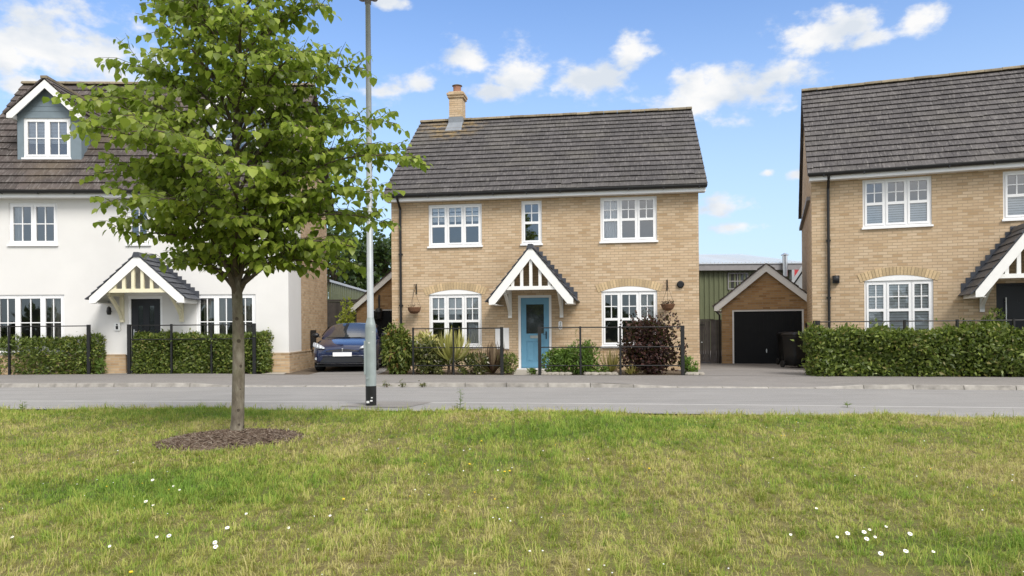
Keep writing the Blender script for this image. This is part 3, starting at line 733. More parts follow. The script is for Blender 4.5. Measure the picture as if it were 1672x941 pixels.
c = MB(); c.add([(-3.38, 3.20, 7.80), (-2.82, 3.20, 7.80), (-2.82, 3.20, 7.82), (-3.38, 3.20, 7.82), (-3.35, 3.62, 8.21), (-2.85, 3.62, 8.21), (-2.85, 3.62, 8.40), (-3.35, 3.62, 8.40)],
                [(0, 1, 2, 3), (3, 2, 5, 4), (4, 5, 6, 7)]); c.box(-3.345, -2.855, 3.625, 4.175, 8.0, 8.39); c.build('flashing', 'lead', chim)
for bu, lab in ((-3.50, 'w'), (3.70, 'e')):
    c = MB(); c.box(bu-.012, bu+.012, -.02, -.002, 2.20, 2.50); c.bar((bu, -.012, 2.47), (bu, -.26, 2.47), .014, .014); c.bar((bu, -.012, 2.24), (bu, -.18, 2.465), .012, .012)
    c.build('basket_bracket', 'iron', hc)

# ---- white rendered house on the left
hw = empty('rendered_house', HW, AW, 'white rendered house with grey roof dormers, behind the young tree', 'house')
UL = -8.7
hol = [(-7.52, -6.23, 3.56, 4.70), (-4.36, -3.74, 3.56, 4.62), (-2.09, -.84, 3.56, 4.70), (-7.90, -6.06, .66, 2.19), (-2.52, -.90, .66, 2.17), (-4.355, -3.43, .03, 2.13)]
b = MB(); wall_holes(b, UL, 0, .52, 5.0, hol); b.add([(0, 0, .52), (0, 1.45, .52), (0, 1.45, 5.0), (0, 0, 5.0)], [(0, 1, 2, 3)]); b.build('wall', 'render', hw)
b = MB(); b.box(UL, -4.42, -.02, .1, -.2, .51); b.box(-3.37, .02, -.02, 0, -.2, .51); b.box(UL, -4.42, -.03, .0, .511, .545); b.box(-3.37, .03, -.03, -.001, .511, .545); b.box(.001, .02, .001, 5.2, -.2, .51); b.box(.001, .03, 0, 5.2, .511, .545); b.build('plinth', 'brick_side', hw)
b = MB(); b.add([(.002, 1.45, .5), (.002, 5.2, .5), (.002, 5.2, 5.0), (.002, 2.9, 8.7), (.002, 1.45, 6.7)], [(0, 1, 2, 3, 4)]); b.add([(0, 0, 4.95), (0, 1.45, 4.95), (0, 1.45, 6.7)], [(0, 1, 2)])
b.quad((UL, 0, 0), (UL, 5.2, 0), (UL, 5.2, 5.0), (UL, 0, 5.0)); b.quad((UL, 5.2, 0), (0, 5.2, 0), (0, 5.2, 5), (UL, 5.2, 5)); b.build('side_wall', 'brick_side', hw)
roof(hw, UL-.15, .16, -.36, 4.98, 2.9, 8.86, 'tile_brown', yb=6.1)
eaves(hw, UL-.1, .12, -.30, 4.92)
window(hw, *hol[0], [1, 1], 'casement', curtain=[(-7.46, -7.2, 'net')])
window(hw, *hol[1], [1], 'casement'); window(hw, *hol[2], [1, 1], 'casement')
window(hw, *hol[3], [1, 1.25, 1], 'casement', glass='glass_low', curtain=[(-6.5, -6.25, 'curtain')])
window(hw, *hol[4], [1, 1.05, 1], 'casement', glass='glass_low', curtain=[(-2.36, -2.14, 'curtain'), (-1.95, -1.75, 'curtain'), (-1.2, -.98, 'curtain')])
for uc in (-6.66, -1.48):     # two gabled dormers in the front slope
    y = .42; h = .87
    b = MB(); hole = (uc-.71, uc+.57, 6.02, 7.14)
    wall_holes(b, uc-h, uc+h, 5.66, 7.26, [hole], y=y, rev=.1)
    b.add([(uc-h, y, 7.26), (uc+h, y, 7.26), (uc, y, 8.05)], [(0, 1, 2)])
    for s in (-1, 1): b.add([(uc+s*h, y, 5.66), (uc+s*h, y, 7.26), (uc+s*h, 2.2, 7.26)], [(0, 1, 2)])
    for zz in (7.33, 7.47, 7.61, 7.75, 7.89):
        q = h*(8.05-zz)/.79; b.box(uc-q, uc+q, y-.008, y+.002, zz-.006, zz+.006)
    dm = b.build('dormer', 'greyboard', hw)
    c = MB()
    sl = math.atan2(.96, .96)
    for s in (-1, 1):
        c.prism([(uc+s*(h+.16), 7.20), (uc, 8.14), (uc, 7.91), (uc+s*(h+.01), 7.08), (uc+s*(h+.16), 7.08)][::s], y-.22, y-.19)
        x0, x1 = sorted((uc+s*(h+.005), uc+s*(h+.155))); c.box(x0, x1, y-.189, y+1.2, 7.085, 7.20)
    c.build('barge_board', 'paint', dm)
    c = MB()
    for s in (-1, 1):
        p0, p1 = Vector((uc+s*(h+.22), 0, 7.17)), Vector((uc, 0, 8.19))
        n = 5
        for j in range(n):
            a = p0+(p1-p0)*(j/n); e = p0+(p1-p0)*((j+1)/n+.03); nr = Vector((s*.77, 0, .64))
            for i in range(9):
                ya = y-.25+i*.3; yb = ya+.294
                A1, A2, B1, B2 = a+Vector((0, ya, 0)), a+Vector((0, yb, 0)), e+Vector((0, ya, 0)), e+Vector((0, yb, 0))
                c.add([A1, A2, B2, B1, A1+nr*.05, A2+nr*.05, B2+nr*.02, B1+nr*.02], [(4, 5, 6, 7), (0, 1, 5, 4), (3, 0, 4, 7), (0, 1, 2, 3)])
    c.build('dormer_roof', 'tile_brown', dm)
    c = MB(); c.prismx([(y-.26, 8.17), (y+2.5, 8.17), (y+2.5, 8.24), (y-.26, 8.24)], uc-.09, uc+.09); c.build('ridge_tile', 'ridge', dm)
    c = MB(); c.add([(uc-h-.14, .02, 5.46), (uc+h+.14, .02, 5.46), (uc+h+.1, y-.006, 5.70), (uc-h-.1, y-.006, 5.70), (uc+h+.1, y-.006, 5.88), (uc-h-.1, y-.006, 5.88)], [(0, 1, 2, 3), (3, 2, 4, 5)])
    c.build('flashing', 'lead', dm)
    window(hw, hole[0], hole[1], hole[2], hole[3], [1, 1], 'casement', y=y, blind=(6.45, 7.1, .04), name='dormer_window')
d = MB(); d.box(-4.355, -4.29, .02, .11, .03, 2.13); d.box(-3.495, -3.43, .02, .11, .03, 2.13); d.box(-4.29, -3.495, .02, .11, 2.06, 2.13); d.box(-4.38, -3.41, -.12, .11, -.02, .03); d.build('door_frame', 'upvc', hw)
d = MB(); A, B = -4.285, -3.50
d.box(A, A+.17, .05, .10, .035, 2.055); d.box(B-.17, B, .05, .10, .035, 2.055); d.box((A+B)/2-.08, (A+B)/2+.08, .05, .10, .035, 2.055)
for x0, x1 in ((A+.17, (A+B)/2-.08), ((A+B)/2+.08, B-.17)):
    d.box(x0, x1, .05, .10, .035, .25); d.box(x0, x1, .05, .10, .85, 1.05); d.box(x0, x1, .05, .10, 1.87, 2.055); d.box(x0, x1, .07, .10, .25, .85)
dr = d.build('door', 'blackdoor', hw)
d = MB()
for x0, x1 in ((A+.17, (A+B)/2-.08), ((A+B)/2+.08, B-.17)): d.quad((x0, .07, 1.05), (x1, .07, 1.05), (x1, .07, 1.87), (x0, .07, 1.87))
d.build('door_glass', 'carglass', dr)
h = MB(); h.box(A+.05, A+.085, .04, .051, .98, 1.22); h.tube([(A+.068, .045, 1.16), (A+.068, .0, 1.16), (A+.16, .0, 1.16)], .011, 8); h.build('handle', 'chrome', dr)
MB().box(A+.22, B-.22, .04, .052, .955, 1.0).build('letter_plate', 'chrome', dr)
porch(hw, -3.70, 1.22, 2.06, 3.18, 2.19, .9, 'cream', bkz=1.42, bku=.80, nst=6)
d = MB(); d.prism([(-4.64+.085*x, 1.30+.11*z) for x, z in [(-1, -.8), (-.8, -1), (.8, -1), (1, -.8), (1, .8), (.8, 1), (-.8, 1), (-1, .8)]], -.035, -.002); kb = d.build('wall_box', 'clear', hw)
d = MB(); d.tube([(-4.64, -.036, 1.355), (-4.64, -.045, 1.355)], .022, 12); d.box(-4.67, -4.61, -.044, -.036, 1.23, 1.32); d.build('keypad', 'black', kb)
d = MB(); d.tube([(-4.80, -.01, 1.72), (-4.80, -.12, 1.74)], .014, 8); d.lathe([(.0, 1.62), (.05, 1.63), (.065, 1.72), (.05, 1.82), (.0, 1.86)], 12, (-4.80, -.14)); d.build('wall_lantern', 'black', hw)
d = MB(); d.box(.02, .16, 2.55, 2.72, .62, 1.16); d.build('wall_lantern', 'black', hw)

# ---- buff brick house on the right
hr = empty('brick_house', HR, AR, 'buff brick house at the right edge with dark front door behind long hedge', 'house')
UR = 9.4
hol = [(1.233, 2.816, 3.72, 4.96), (4.36, 4.96, 3.76, 4.94), (6.4, 7.98, 3.72, 4.96), (1.256, 2.839, .85, 2.34), (6.4, 7.98, .85, 2.34), (4.20, 5.14, .03, 2.20)]
b = MB(); wall_holes(b, 0, UR, -.2, 5.1, hol); b.build('wall', 'brick', hr)
gable_body(hr, 0, UR, 7.6, 5.1, 3.8, 8.5, 'brick')
roof(hr, -.10, UR+.2, -.36, 5.14, 3.8, 8.50, 'tile_right', yb=7.96)
eaves(hr, -.06, UR+.1, -.30, 5.10, .12)
window(hr, *hol[0], [1, 1.05, 1.05], 'cottage', blind=(3.75, 4.25, .06)); window(hr, *hol[1], [1], 'cottage', blind=(3.80, 4.3, .06)); window(hr, *hol[2], [1, 1.05, 1], 'cottage')
window(hr, *hol[3], [1, 1.25, .95], 'cottage', glass='glass_low', blind=(.9, 2.28, .07)); window(hr, *hol[4], [1, 1.25, .95], 'cottage', glass='glass_low')
arch(hr, 1.256, 2.839, 2.34, .135); arch(hr, 6.4, 7.98, 2.34, .135)
d = MB(); d.box(4.20, 4.26, .02, .11, .03, 2.20); d.box(5.08, 5.14, .02, .11, .03, 2.20); d.box(4.26, 5.08, .02, .11, 2.14, 2.20); d.build('door_frame', 'blackdoor', hr)
d = MB(); d.box(4.265, 5.075, .05, .10, .035, 2.135); d.box(4.66, 4.80, .044, .052, 1.72, 1.80); dr = d.build('door', 'blackdoor', hr)
d = MB(); d.tube([(4.40, -.03, .6), (4.40, -.03, 1.85)], .016, 10); d.tube([(4.40, -.03, .7), (4.40, .05, .7)], .01, 8); d.tube([(4.40, -.03, 1.75), (4.40, .05, 1.75)], .01, 8); d.build('handle', 'chrome', dr)
porch(hr, 4.61, 1.12, 1.98, 3.48, 2.26, 1.2, 'paint', bkz=1.50, bku=.72)
pipe(hr, .407, 0, 5.1, .1, -.36)
d = MB(); d.box(.50, .66, -.12, -.002, 2.30, 2.50); d.ball((.58, -.12, 2.40), .08, .05, .10, 12, 8); d.build('wall_lamp', 'black', hr)
c = MB(); c.box(-.09, -.001, .6, 7.5, 4.62, 4.72); c.build('verge_return', 'greyfascia', hr)

# ------------------------------------------------------------------ garages, gate, fences behind
def garage(O, A, w, hg, hp, dep, door, lab, lamp=False):
    g = empty('garage', O, A, lab, 'garage')
    x0, x1 = -w/2, w/2; d0, d1, dh = door
    b = MB(); wall_holes(b, x0, x1, -.1, hg, [(d0, d1, -.1, dh)], rev=.16)
    b.add([(x0, 0, hg), (x1, 0, hg), (0, 0, hp-.12)], [(0, 1, 2)])
    b.quad((x0, 0, -.1), (x0, dep, -.1), (x0, dep, hg), (x0, 0, hg)); b.quad((x1, 0, -.1), (x1, dep, -.1), (x1, dep, hg), (x1, 0, hg))
    b.build('wall', 'brick_brown', g)
    c = MB(); sl = (hp-hg)/(w/2); ov = .22
    for s in (-1, 1):
        c.prism([(s*(w/2+ov), hg-ov*sl+.05), (0, hp+.05), (0, hp-.19), (s*(w/2+ov-.1), hg-(ov-.1)*sl-.19), (s*(w/2+ov), hg-ov*sl-.10)][::s], -.16, -.13)
        q0, q1 = sorted((s*(w/2+.005), s*(w/2+ov))); c.box(q0, q1, -.129, dep, hg-ov*sl-.10, hg-ov*sl-.085)
    c.build('barge_board', 'paint', g)
    c = MB()
    for s in (-1, 1):
        p0, p1 = Vector((s*(w/2+ov+.04), 0, hg-(ov+.04)*sl+.055)), Vector((0, 0, hp+.055)); n = 7; nr = (Vector((s*sl, 0, 1))).normalized()
        for j in range(n):
            a = p0+(p1-p0)*(j/n); e = p0+(p1-p0)*min(1, (j+1)/n+.02)
            for i in range(int(dep/.33)):
                ya, yb = -.2+i*.33, -.2+i*.33+.325; y1, y2 = Vector((0, ya, 0)), Vector((0, yb, 0))
                c.add([a+y1, a+y2, e+y2, e+y1, a+y1+nr*.05, a+y2+nr*.05, e+y2+nr*.02, e+y1+nr*.02], [(4, 5, 6, 7), (0, 1, 5, 4), (3, 0, 4, 7), (0, 1, 2, 3)])
    c.build('roof', 'tile_brown', g)
    d = MB(); d.box(d0, d0+.05, .02, .1, -.1, dh); d.box(d1-.05, d1, .02, .1, -.1, dh); d.box(d0+.05, d1-.05, .02, .1, dh-.05, dh); d.build('door_frame', 'paint', g)
    d = MB(); d.box(d0+.05, d1-.05, .06, .10, -.08, dh-.05)
    zs = [-.06, .45, .95, 1.30, dh-.07]
    n = 16; ww = (d1-d0-.14)/n
    for i in range(n): d.box(d0+.07+i*ww+.006, d0+.07+(i+1)*ww-.006, .05, .061, -.06, .93)
    for i in range(n): d.box(d0+.07+i*ww+.006, d0+.07+(i+1)*ww-.006, .05, .061, .97, dh-.08)
    gd = d.build('garage_door', 'garagedoor', g)
    d = MB(); d.tube([(0, .052, .42), (0, .02, .42)], .02, 10); d.box(-.012, .012, .012, .022, .36, .48); d.build('handle', 'chrome', gd)
    p = MB(); p.tube([(x0-.22, -.08, hg-.16), (x0-.2, -.05, hg-.25), (x0-.06, -.06, hg-.42), (x0-.06, -.06, 0)], .03, 8); p.build('downpipe', 'black', g)
    d = MB(); d.box(1.14, 1.26, -.10, -.002, .70, 1.28) if not lamp else d.box(1.4, 1.5, -.1, -.002, .7, 1.2); d.build('wall_box', 'black', g)
    if lamp:
        d = MB(); d.box(-1.02, -.96, -.08, -.002, 1.98, 2.5); d.lathe([(0, 1.55), (.12, 1.58), (.16, 1.85), (.10, 1.98), (0, 2.0)], 10, (-.99, -.16)); d.build('wall_lantern', 'black', g)
    return g
gp = wpos(Vector((8.02, 23.3, .08)), 0, 0, 0)
garage(gp, -rad(17), 2.72, 1.98, 3.10, 5.5, (-1.03, 1.10, 1.72), 'brown brick garage with black up and over door, between the two brick houses')
garage(Vector((-4.02, 28.0, .08)), rad(2), 3.7, 2.15, 3.75, 5.5, (-1.36, 1.2, 1.95), 'brown brick garage half hidden behind the lamp post', lamp=True)
gt = empty('side_gate', (6.12, 23.95, .08), -rad(10), 'weathered dark timber gate between the house and the garage', 'gate')
b = MB(); n = 8
for i in range(n): b.box(-.30+i*.075, -.30+(i+1)*.075-.006, 0, .025, .06, 1.38)
b.box(-.28, .27, .026, .05, .2, .3); b.box(-.28, .27, .026, .05, 1.1, 1.2); gl = b.build('gate_leaf', 'gatewood', gt)
MB().box(-.20, .12, -.012, .0, 1.24, 1.27).build('hinge', 'iron', gl)
MB().box(.0, .05, -.02, .0, .68, .71).build('latch', 'chrome', gl)
b = MB(); b.box(-.44, -.31, -.03, .08, -.1, 1.44); b.box(.31, .40, -.03, .08, -.1, 1.44); b.box(-.31, .31, -.01, .06, 1.385, 1.44)
for i in range(4): b.box(.401+i*.08, .475+i*.08, 0, .03, -.05, 1.42)
b.build('gate_frame', 'gatewood', gt)
fn = empty('board_fence', (-8.0, 31.0, .08), 0, 'dark timber fence behind the parked blue car', 'fence')
b = MB()
for i in range(14): b.box(i*.15, i*.15+.142, 0, .025, 0, 2.35)
b.box(0, 2.1, -.03, 0, 2.36, 2.45); b.build('board_panel', 'darkwood', fn)
MB().box(-.1, 0, -.05, .06, -.1, 2.5).build('post', 'darkwood', fn); MB().box(2.101, 2.20, -.05, .06, -.1, 2.5).build('post', 'darkwood', fn)

# ------------------------------------------------------------------ industrial buildings behind
def clad(mb, p0, p1, z0, z1, pitch=.25, dep=.05):
    p0, p1 = Vector(p0), Vector(p1); d = p1-p0; L = d.length; d.normalize(); nn = Vector((d.y, -d.x, 0)); n = int(L/pitch)
    pts = []
    for i in range(n):
        for f, o in ((0, 0), (.45, 0), (.55, dep), (.9, dep)): pts.append(p0+d*((i+f)*L/n)+nn*o)
    pts.append(p1)
    for a, b in zip(pts, pts[1:]): mb.quad((a.x, a.y, z0), (b.x, b.y, z0), (b.x, b.y, z1), (a.x, a.y, z1))
ws = empty('warehouse', (12, 38, .08), 0, 'green corrugated warehouse with pale metal roof behind the right garage', 'warehouse')
b = MB(); clad(b, (-5.5, 0, 0), (3.05, 0, 0), 0, 4.25); b.quad((-5.5, 0, 0), (-5.5, 12, 0), (-5.5, 12, 4.2), (-5.5, 0, 4.2)); b.build('wall', 'greenclad', ws)
b = MB(); b.box(-5.7, 3.2, -.35, 0, 4.05, 4.33); b.box(-5.7, 3.2, -.36, -.30, 4.331, 4.40); b.build('fascia', 'greyfascia', ws)
b = MB(); n = 46
for i in range(n):
    x0 = -5.8+9.0*i/n; x1 = -5.8+9.0*(i+1)/n; xm = x0+(x1-x0)*.18
    for (a, c, o) in ((x0, xm, .06), (xm, x1, 0)): b.add([(a, -.4, 4.40+o), (c, -.4, 4.40+o), (c, 11, 5.95+o), (a, 11, 5.95+o), (a, -.4, 4.36), (c, -.4, 4.36)], [(0, 1, 2, 3), (0, 1, 5, 4)])
b.build('roof', 'whiteroof', ws)
wb = MB(); wb.box(-.90, .15, -.06, .02, 3.08, 3.14); wb.box(-.90, .15, -.06, .02, 3.88, 3.94); wb.box(-.90, -.85, -.06, .02, 3.141, 3.879); wb.box(.10, .15, -.06, .02, 3.141, 3.879); wb.box(-.849, .099, -.06, .02, 3.48, 3.53); wb.box(-.42, -.38, -.055, .02, 3.141, 3.479); wb.box(-.42, -.38, -.055, .02, 3.531, 3.879)
wf = wb.build('window', 'greyfascia', ws); MB().quad((-.85, -.03, 3.1), (.1, -.03, 3.1), (.1, -.03, 3.9), (-.85, -.03, 3.9)).build('pane', 'carglass', wf)
b = MB(); b.tube([(1.87, -.5, 3.7), (1.87, -.5, 4.75)], .13, 12); b.lathe([(0, 4.9), (.2, 4.8), (.2, 4.76), (0, 4.76)], 12, (1.87, -.5)); b.build('flue', 'chrome', ws)
b = MB(); b.box(2.25, 2.38, -.42, .3, 0, 4.04); b.build('trim', 'palegrey', ws); b = MB(); b.box(2.381, 3.0, -.40, .3, 0, 4.04); b.build('red_panel', 'red', ws)
gb = empty('grey_building', (13.35, 33.5, .08), -rad(24), 'pale grey rendered building with a slanting roof beside the right brick house', 'building')
b = MB(); b.prism([(-.55, 0), (3, 0), (3, 4.5), (.3, 4.3), (-.55, 3.0)], 0, 6); b.build('wall', 'palegrey', gb)
b = MB(); b.prism([(-.62, 3.0), (.28, 4.38), (3.1, 4.58), (3.1, 4.72), (.2, 4.5), (-.70, 3.1)], -.12, 6); b.build('roof', 'whiteroof', gb)
b = MB(); b.box(.06, .36, -.03, .02, 2.2, 3.45); b.build('window', 'carglass', gb)
w2 = empty('warehouse', (-7.75, 30.0, .08), 0, 'green corrugated shed beside the end of the white house', 'warehouse')
b = MB(); clad(b, (.02, 1.2, 0), (-.35, 14, 0), 0, 3.2, .42, .07); b.quad((.0, 1.2, 0), (-9, 1.2, 0), (-9, 1.2, 3.2), (.0, 1.2, 3.2)); b.build('wall', 'greenclad', w2)
b = MB(); b.add([(.12, 1.0, 3.2), (-.25, 14.2, 3.2), (-.25, 14.2, 3.30), (.12, 1.0, 3.30), (-5, 1.0, 4.0), (-5, 14.2, 4.0)], [(0, 1, 2, 3), (3, 2, 5, 4)]); b.build('roof', 'whiteroof', w2)
w3 = empty('warehouse', (-10, 44.5, .08), 0, 'low shed with a white sheet roof beyond the half hidden garage', 'warehouse')
b = MB(); b.box(1.5, 9, 0, 8, 0, 3.15); b.build('wall', 'greyfascia', w3)
b = MB(); b.add([(1.3, -.3, 3.16), (9.2, -.3, 3.0), (9.2, 9, 4.62), (1.3, 9, 4.75)], [(0, 1, 2, 3)]); b.add([(1.3, -.3, 3.16), (9.2, -.3, 3.0), (9.2, -.3, 2.85), (1.3, -.3, 3.0)], [(0, 1, 2, 3)]); b.build('roof', 'whiteroof', w3)

# ------------------------------------------------------------------ black estate railings
def railing(lab, pts, zt, posts, ends, rails=(1.0, .58, .20), w=.014, grp='black estate railings in front of the gardens'):
    o = Vector((pts[0][0], pts[0][1], .085)); o.z = hb(o.x)-.005; r = empty('railing', o, 0, lab, 'railing', grp)
    P = [Vector((x, y, 0))-Vector((o.x, o.y, 0)) for x, y in pts]; d = P[1]-P[0]
    for k in rails:
        b = MB(); z = zt*k-(.02 if k == 1.0 else 0); b.tube([P[0]+Vector((0, 0, z)), P[1]+Vector((0, 0, z))], w, 8); b.build('rail', 'iron', r)
    for t, th in [(p, .022) for p in posts]+[(e, .042) for e in ends]:
        q = P[0]+d*t; b = MB(); b.box(q.x-th, q.x+th, q.y-.03, q.y+.03, -.1, zt+.012); b.build('post', 'iron', r)
    return r
def fp(px, back=0.0):
    """where the fence line is met by the sight line at picture column px"""
    k = (px-CX)/F; y = 19.0
    for _ in range(30): y = fence_y(k*y)
    return (k*y, y+back)
railing('black railing with a hedge behind it at the far left, ending in a thick post', [fp(-60, .05), fp(143, .05)], 1.33, [.36], [1.0], (1.0,))
railing('black railing between the white house door and the driveway, hedge behind it', [fp(209, .05), fp(414, .05)], 1.33, [.34, .66, .85], [0, 1.0], (1.0, .70))
railing('black railing in front of the yellow strap leaved plant', [fp(674, .05), fp(819, .05)], 1.22, [0, .46], [1.0])
railing('black railing in front of the purple leaved bush', [fp(881, .05), fp(1115, .05)], 1.22, [.29, .57], [0, 1.0])
def fr_pts(px0, px1): return [fp(px0, .35), fp(px1, .35)]
railing('black railing rising out of the long hedge at the right', fr_pts(1341, 1760), 1.31, [.37, .58, .8], [0, .012], (1.0,))

# ------------------------------------------------------------------ hedges and shrubs
def hedge(name, lab, p0, p1, depth, h, n, mat, size=.075, rag=.05, group=None, cat='hedge', top=1.0):
    p0 = np.array(p0); p1 = np.array(p1); L = np.linalg.norm(p1-p0); ang = math.atan2(p1[1]-p0[1], p1[0]-p0[0])
    root = empty(name, (p0[0], p0[1], hb(p0[0])-.005), ang, lab, cat, group)
    areas = np.array([L*h, L*depth, depth*h, depth*h, L*h*.35]); side = RNG.choice(5, n, p=areas/areas.sum())
    a, b2 = RNG.random(n), RNG.random(n); P = np.zeros((n, 3)); N = np.zeros((n, 3))
    for s in range(5):
        k = side == s; A, B = a[k], b2[k]
        if s == 0: P[k] = np.stack([A*L, 0*A, B*h], 1); N[k] = (0, -1, 0)
        if s == 1: P[k] = np.stack([A*L, B*depth, 0*A+h], 1); N[k] = (0, 0, 1)
        if s == 2: P[k] = np.stack([0*A, B*depth, A*h], 1); N[k] = (-1, 0, 0)
        if s == 3: P[k] = np.stack([0*A+L, B*depth, A*h], 1); N[k] = (1, 0, 0)
        if s == 4: P[k] = np.stack([A*L, 0*A+depth, B*h], 1); N[k] = (0, 1, 0)
    x, y, z = P[:, 0], P[:, 1], P[:, 2]
    bm = .5*np.sin(x*3.1+z*2.3)+.3*np.sin(x*7.7-z*5.1+1)+.4*np.sin(z*6.5+y*4+x*1.3)
    cc = np.clip(np.minimum.reduce([z, h-z])/.12, 0, 1)
    P += N*(rag*bm+np.abs(rnd(n))*rag*.6-rag*1.0)[:, None]+rnd(n, 3)*.015
    P[:, 1] += (1-cc)*.03*np.sign(depth/2-y)
    P[:, 2] += (side == 1)*(.05*np.sin(x*2.2)+.03*np.sin(x*9.1)); P[:, 2] = np.clip(P[:, 2], .01, None)
    sp = RNG.random(n) < .05; P[sp] += N[sp]*(RNG.gamma(2, .03, sp.sum()))[:, None]
    T = N*.45+rnd(n, 3)*.65+np.array([0, 0, .25]); NN = N+rnd(n, 3)*.55+np.array([0, 0, .35])
    V, Fs = scatter(*OVAL, P, T, NN, size*RNG.uniform(.6, 1.25, n), RNG.uniform(.9, 1.5, n))
    npmesh('foliage', V, Fs, mat, root)
    c = MB()
    for i in range(int(L/.16)):
        xx = .12+i*.16
        if xx > L-.1: break
        yy = depth*random.uniform(.3, .7)
        c.tube([(xx, yy, -.05), (xx+random.uniform(-.05, .05), yy, h*.5), (xx+random.uniform(-.1, .1), yy+random.uniform(-.1, .1), h*.92)], [.014, .010, .005], 5)
        for q in range(7):
            zz = h*random.uniform(.15, .85); c.tube([(xx, yy, zz), (xx+random.uniform(-.15, .15), yy+random.uniform(-.3, .3)*depth, zz+random.uniform(.02, .15))], [.006, .003], 4)
    c.build('stem', 'twig', root)
    # inner leaves make the body dense
    m2 = n//3; Pi = np.stack([RNG.uniform(.08, L-.08, m2), RNG.uniform(.1, max(.12, depth-.1), m2), RNG.uniform(.03, h-.08, m2)], 1)
    V, Fs = scatter(*OVAL, Pi, rnd(m2, 3), rnd(m2, 3), size*1.5*RNG.uniform(.8, 1.3, m2), np.full(m2, 1.6)); npmesh('inner_foliage', V, Fs, mat, root)
    return root
def blob(name, lab, loc, r, n, mat, size, cat='shrub', tmpl=OVAL, up=.3, group=None, lumps=6, width=1.2, stems=10, open_=.55, droop=0.0, kind=None):
    """a shrub: leaves on several overlapping lumps, with stems from the ground"""
    root = empty(name, loc, 0, lab, cat, group)
    C = np.array([(0, 0, r[2]*.5)]+[(RNG.uniform(-.5, .5)*r[0], RNG.uniform(-.5, .5)*r[1], RNG.uniform(.18, .85)*r[2]) for _ in range(lumps)])
    R = np.array([(r[0]*.85, r[1]*.85, r[2]*.5)]+[tuple(np.array(r)*np.array((1, 1, .55))*RNG.uniform(.3, .55)) for _ in range(lumps)])
    w = RNG.choice(len(C), n, p=np.r_[.34, np.full(lumps, .66/lumps)])
    D = norm(rnd(n, 3)); q = RNG.uniform(open_, 1.05, n)**.6
    P = C[w]+D*R[w]*q[:, None]; P[:, 2] = np.where(P[:, 2] < .02, RNG.uniform(.02, .15, n), P[:, 2])
    T = D*.6+rnd(n, 3)*.5+np.array([0, 0, up-droop]); N = D+rnd(n, 3)*.5+np.array([0, 0, .4])
    V, Fs = scatter(*tmpl, P, T, N, size*RNG.uniform(.6, 1.3, n), np.full(n, width)*RNG.uniform(.8, 1.2, n))
    npmesh('foliage', V, Fs, mat, root)
    c = MB()
    for i in range(stems):
        t = random.choice(range(len(C))); e = C[t]+R[t]*np.array([random.uniform(-.6, .6), random.uniform(-.6, .6), random.uniform(0, .6)])
        b0 = Vector((random.uniform(-.15, .15)*r[0], random.uniform(-.15, .15)*r[1], -.03)); e = Vector(e); c.tube([b0, b0.lerp(e, .5)+Vector((0, 0, .05)), e], [.012, .008, .003], 5)
    c.build('stem', 'twig', root)
    return root
def spiky(name, lab, loc, n, L, mat, spread=1.0, width=1.0, cat='plant', up=.7, group=None, trunk=0.0):
    root = empty(name, loc, 0, lab, cat, group)
    a = RNG.uniform(0, 2*PI, n); e = RNG.uniform(.1, 1.15, n)*spread
    T = np.stack([np.cos(a)*np.sin(e), np.sin(a)*np.sin(e), np.cos(e)*up+.15], 1); N = np.stack([-np.cos(a)*np.cos(e), -np.sin(a)*np.cos(e), np.sin(e)+.2], 1)
    P = np.stack([np.cos(a)*.03, np.sin(a)*.03, trunk+RNG.uniform(0, .06, n)], 1)
    V, Fs = scatter(*STRAP, P, T, -N, L*RNG.uniform(.65, 1.1, n), np.full(n, width)); npmesh('foliage', V, Fs, mat, root)
    c = MB(); c.tube([(0, 0, -.04), (0, 0, trunk+.05)], [.05, .035], 7); c.build('stem', 'twig', root)
    return root
def gp_(px, py, z=.086): return gnd(px, py, z)
def front(px, back): x, y = fp(px); return (x, y+back, .086)
hg = 'clipped evergreen hedges along the pavement'
a, b = fp(-75, .12), fp(157, .12)
hedge('hedge', 'clipped dark green hedge at the far left under the three light window', a, b, .65, .98, 12500, 'hedge', .09, group=hg)
a, b = fp(214, .12), fp(428, .12)
hedge('hedge', 'clipped dark green hedge between the black front door and the driveway of the white house', a, b, .65, 1.02, 12500, 'hedge', .09, group=hg)
a, b = fp(1328, .02), fp(1760, .02)
hedge('hedge', 'long bushy green hedge in front of the right brick house', a, b, .8, 1.06, 15000, 'hedge', .11, .11, group=hg)
p = front(1655, .75); blob('shrub', 'tall green sprigs standing above the right hedge by the dark door', p, (.42, .3, 1.42), 1800, 'hedge', .085, up=.6, lumps=5)
p = front(646, .35); blob('shrub', 'broad yellowish green shrub with drooping long leaves beside the driveway', p, (.50, .40, 1.30), 3400, 'shrub', .13, up=-.1, lumps=12, width=.95, droop=.25)
p = front(700, .45); blob('shrub', 'straggly mixed brown and green plant left of the yellow strap leaves', p, (.52, .40, .86), 2200, 'mixed', .11, lumps=11, open_=.2)
p = front(692, .75); blob('shrub', 'pale yellow green arching shrub below the hanging basket', p, (.48, .40, 1.10), 1300, 'yucca', .15, up=.3, lumps=6, width=.6, open_=.2)
p = front(737, .45); spiky('yucca', 'yellow variegated strap leaved plant below the left ground floor window', p, 130, .88, 'yucca', 1.2, .85, up=.85, trunk=.28)
p = front(731, .28); spiky('yucca', 'small pale cream leaved plant at the foot of the yellow one', p, 50, .42, 'mixed', 1.4, .9, up=.25, trunk=.22)
p = front(803, .45); spiky('phormium', 'bronze strap leaved plant below the white meter box', p, 60, .82, 'bronze', 1.0, 1.0, up=.95)
p = front(770, .40); blob('shrub', 'low mixed brown and green bush between the yellow and the bronze plants', p, (.55, .38, .55), 1500, 'mixed', .08, lumps=5)
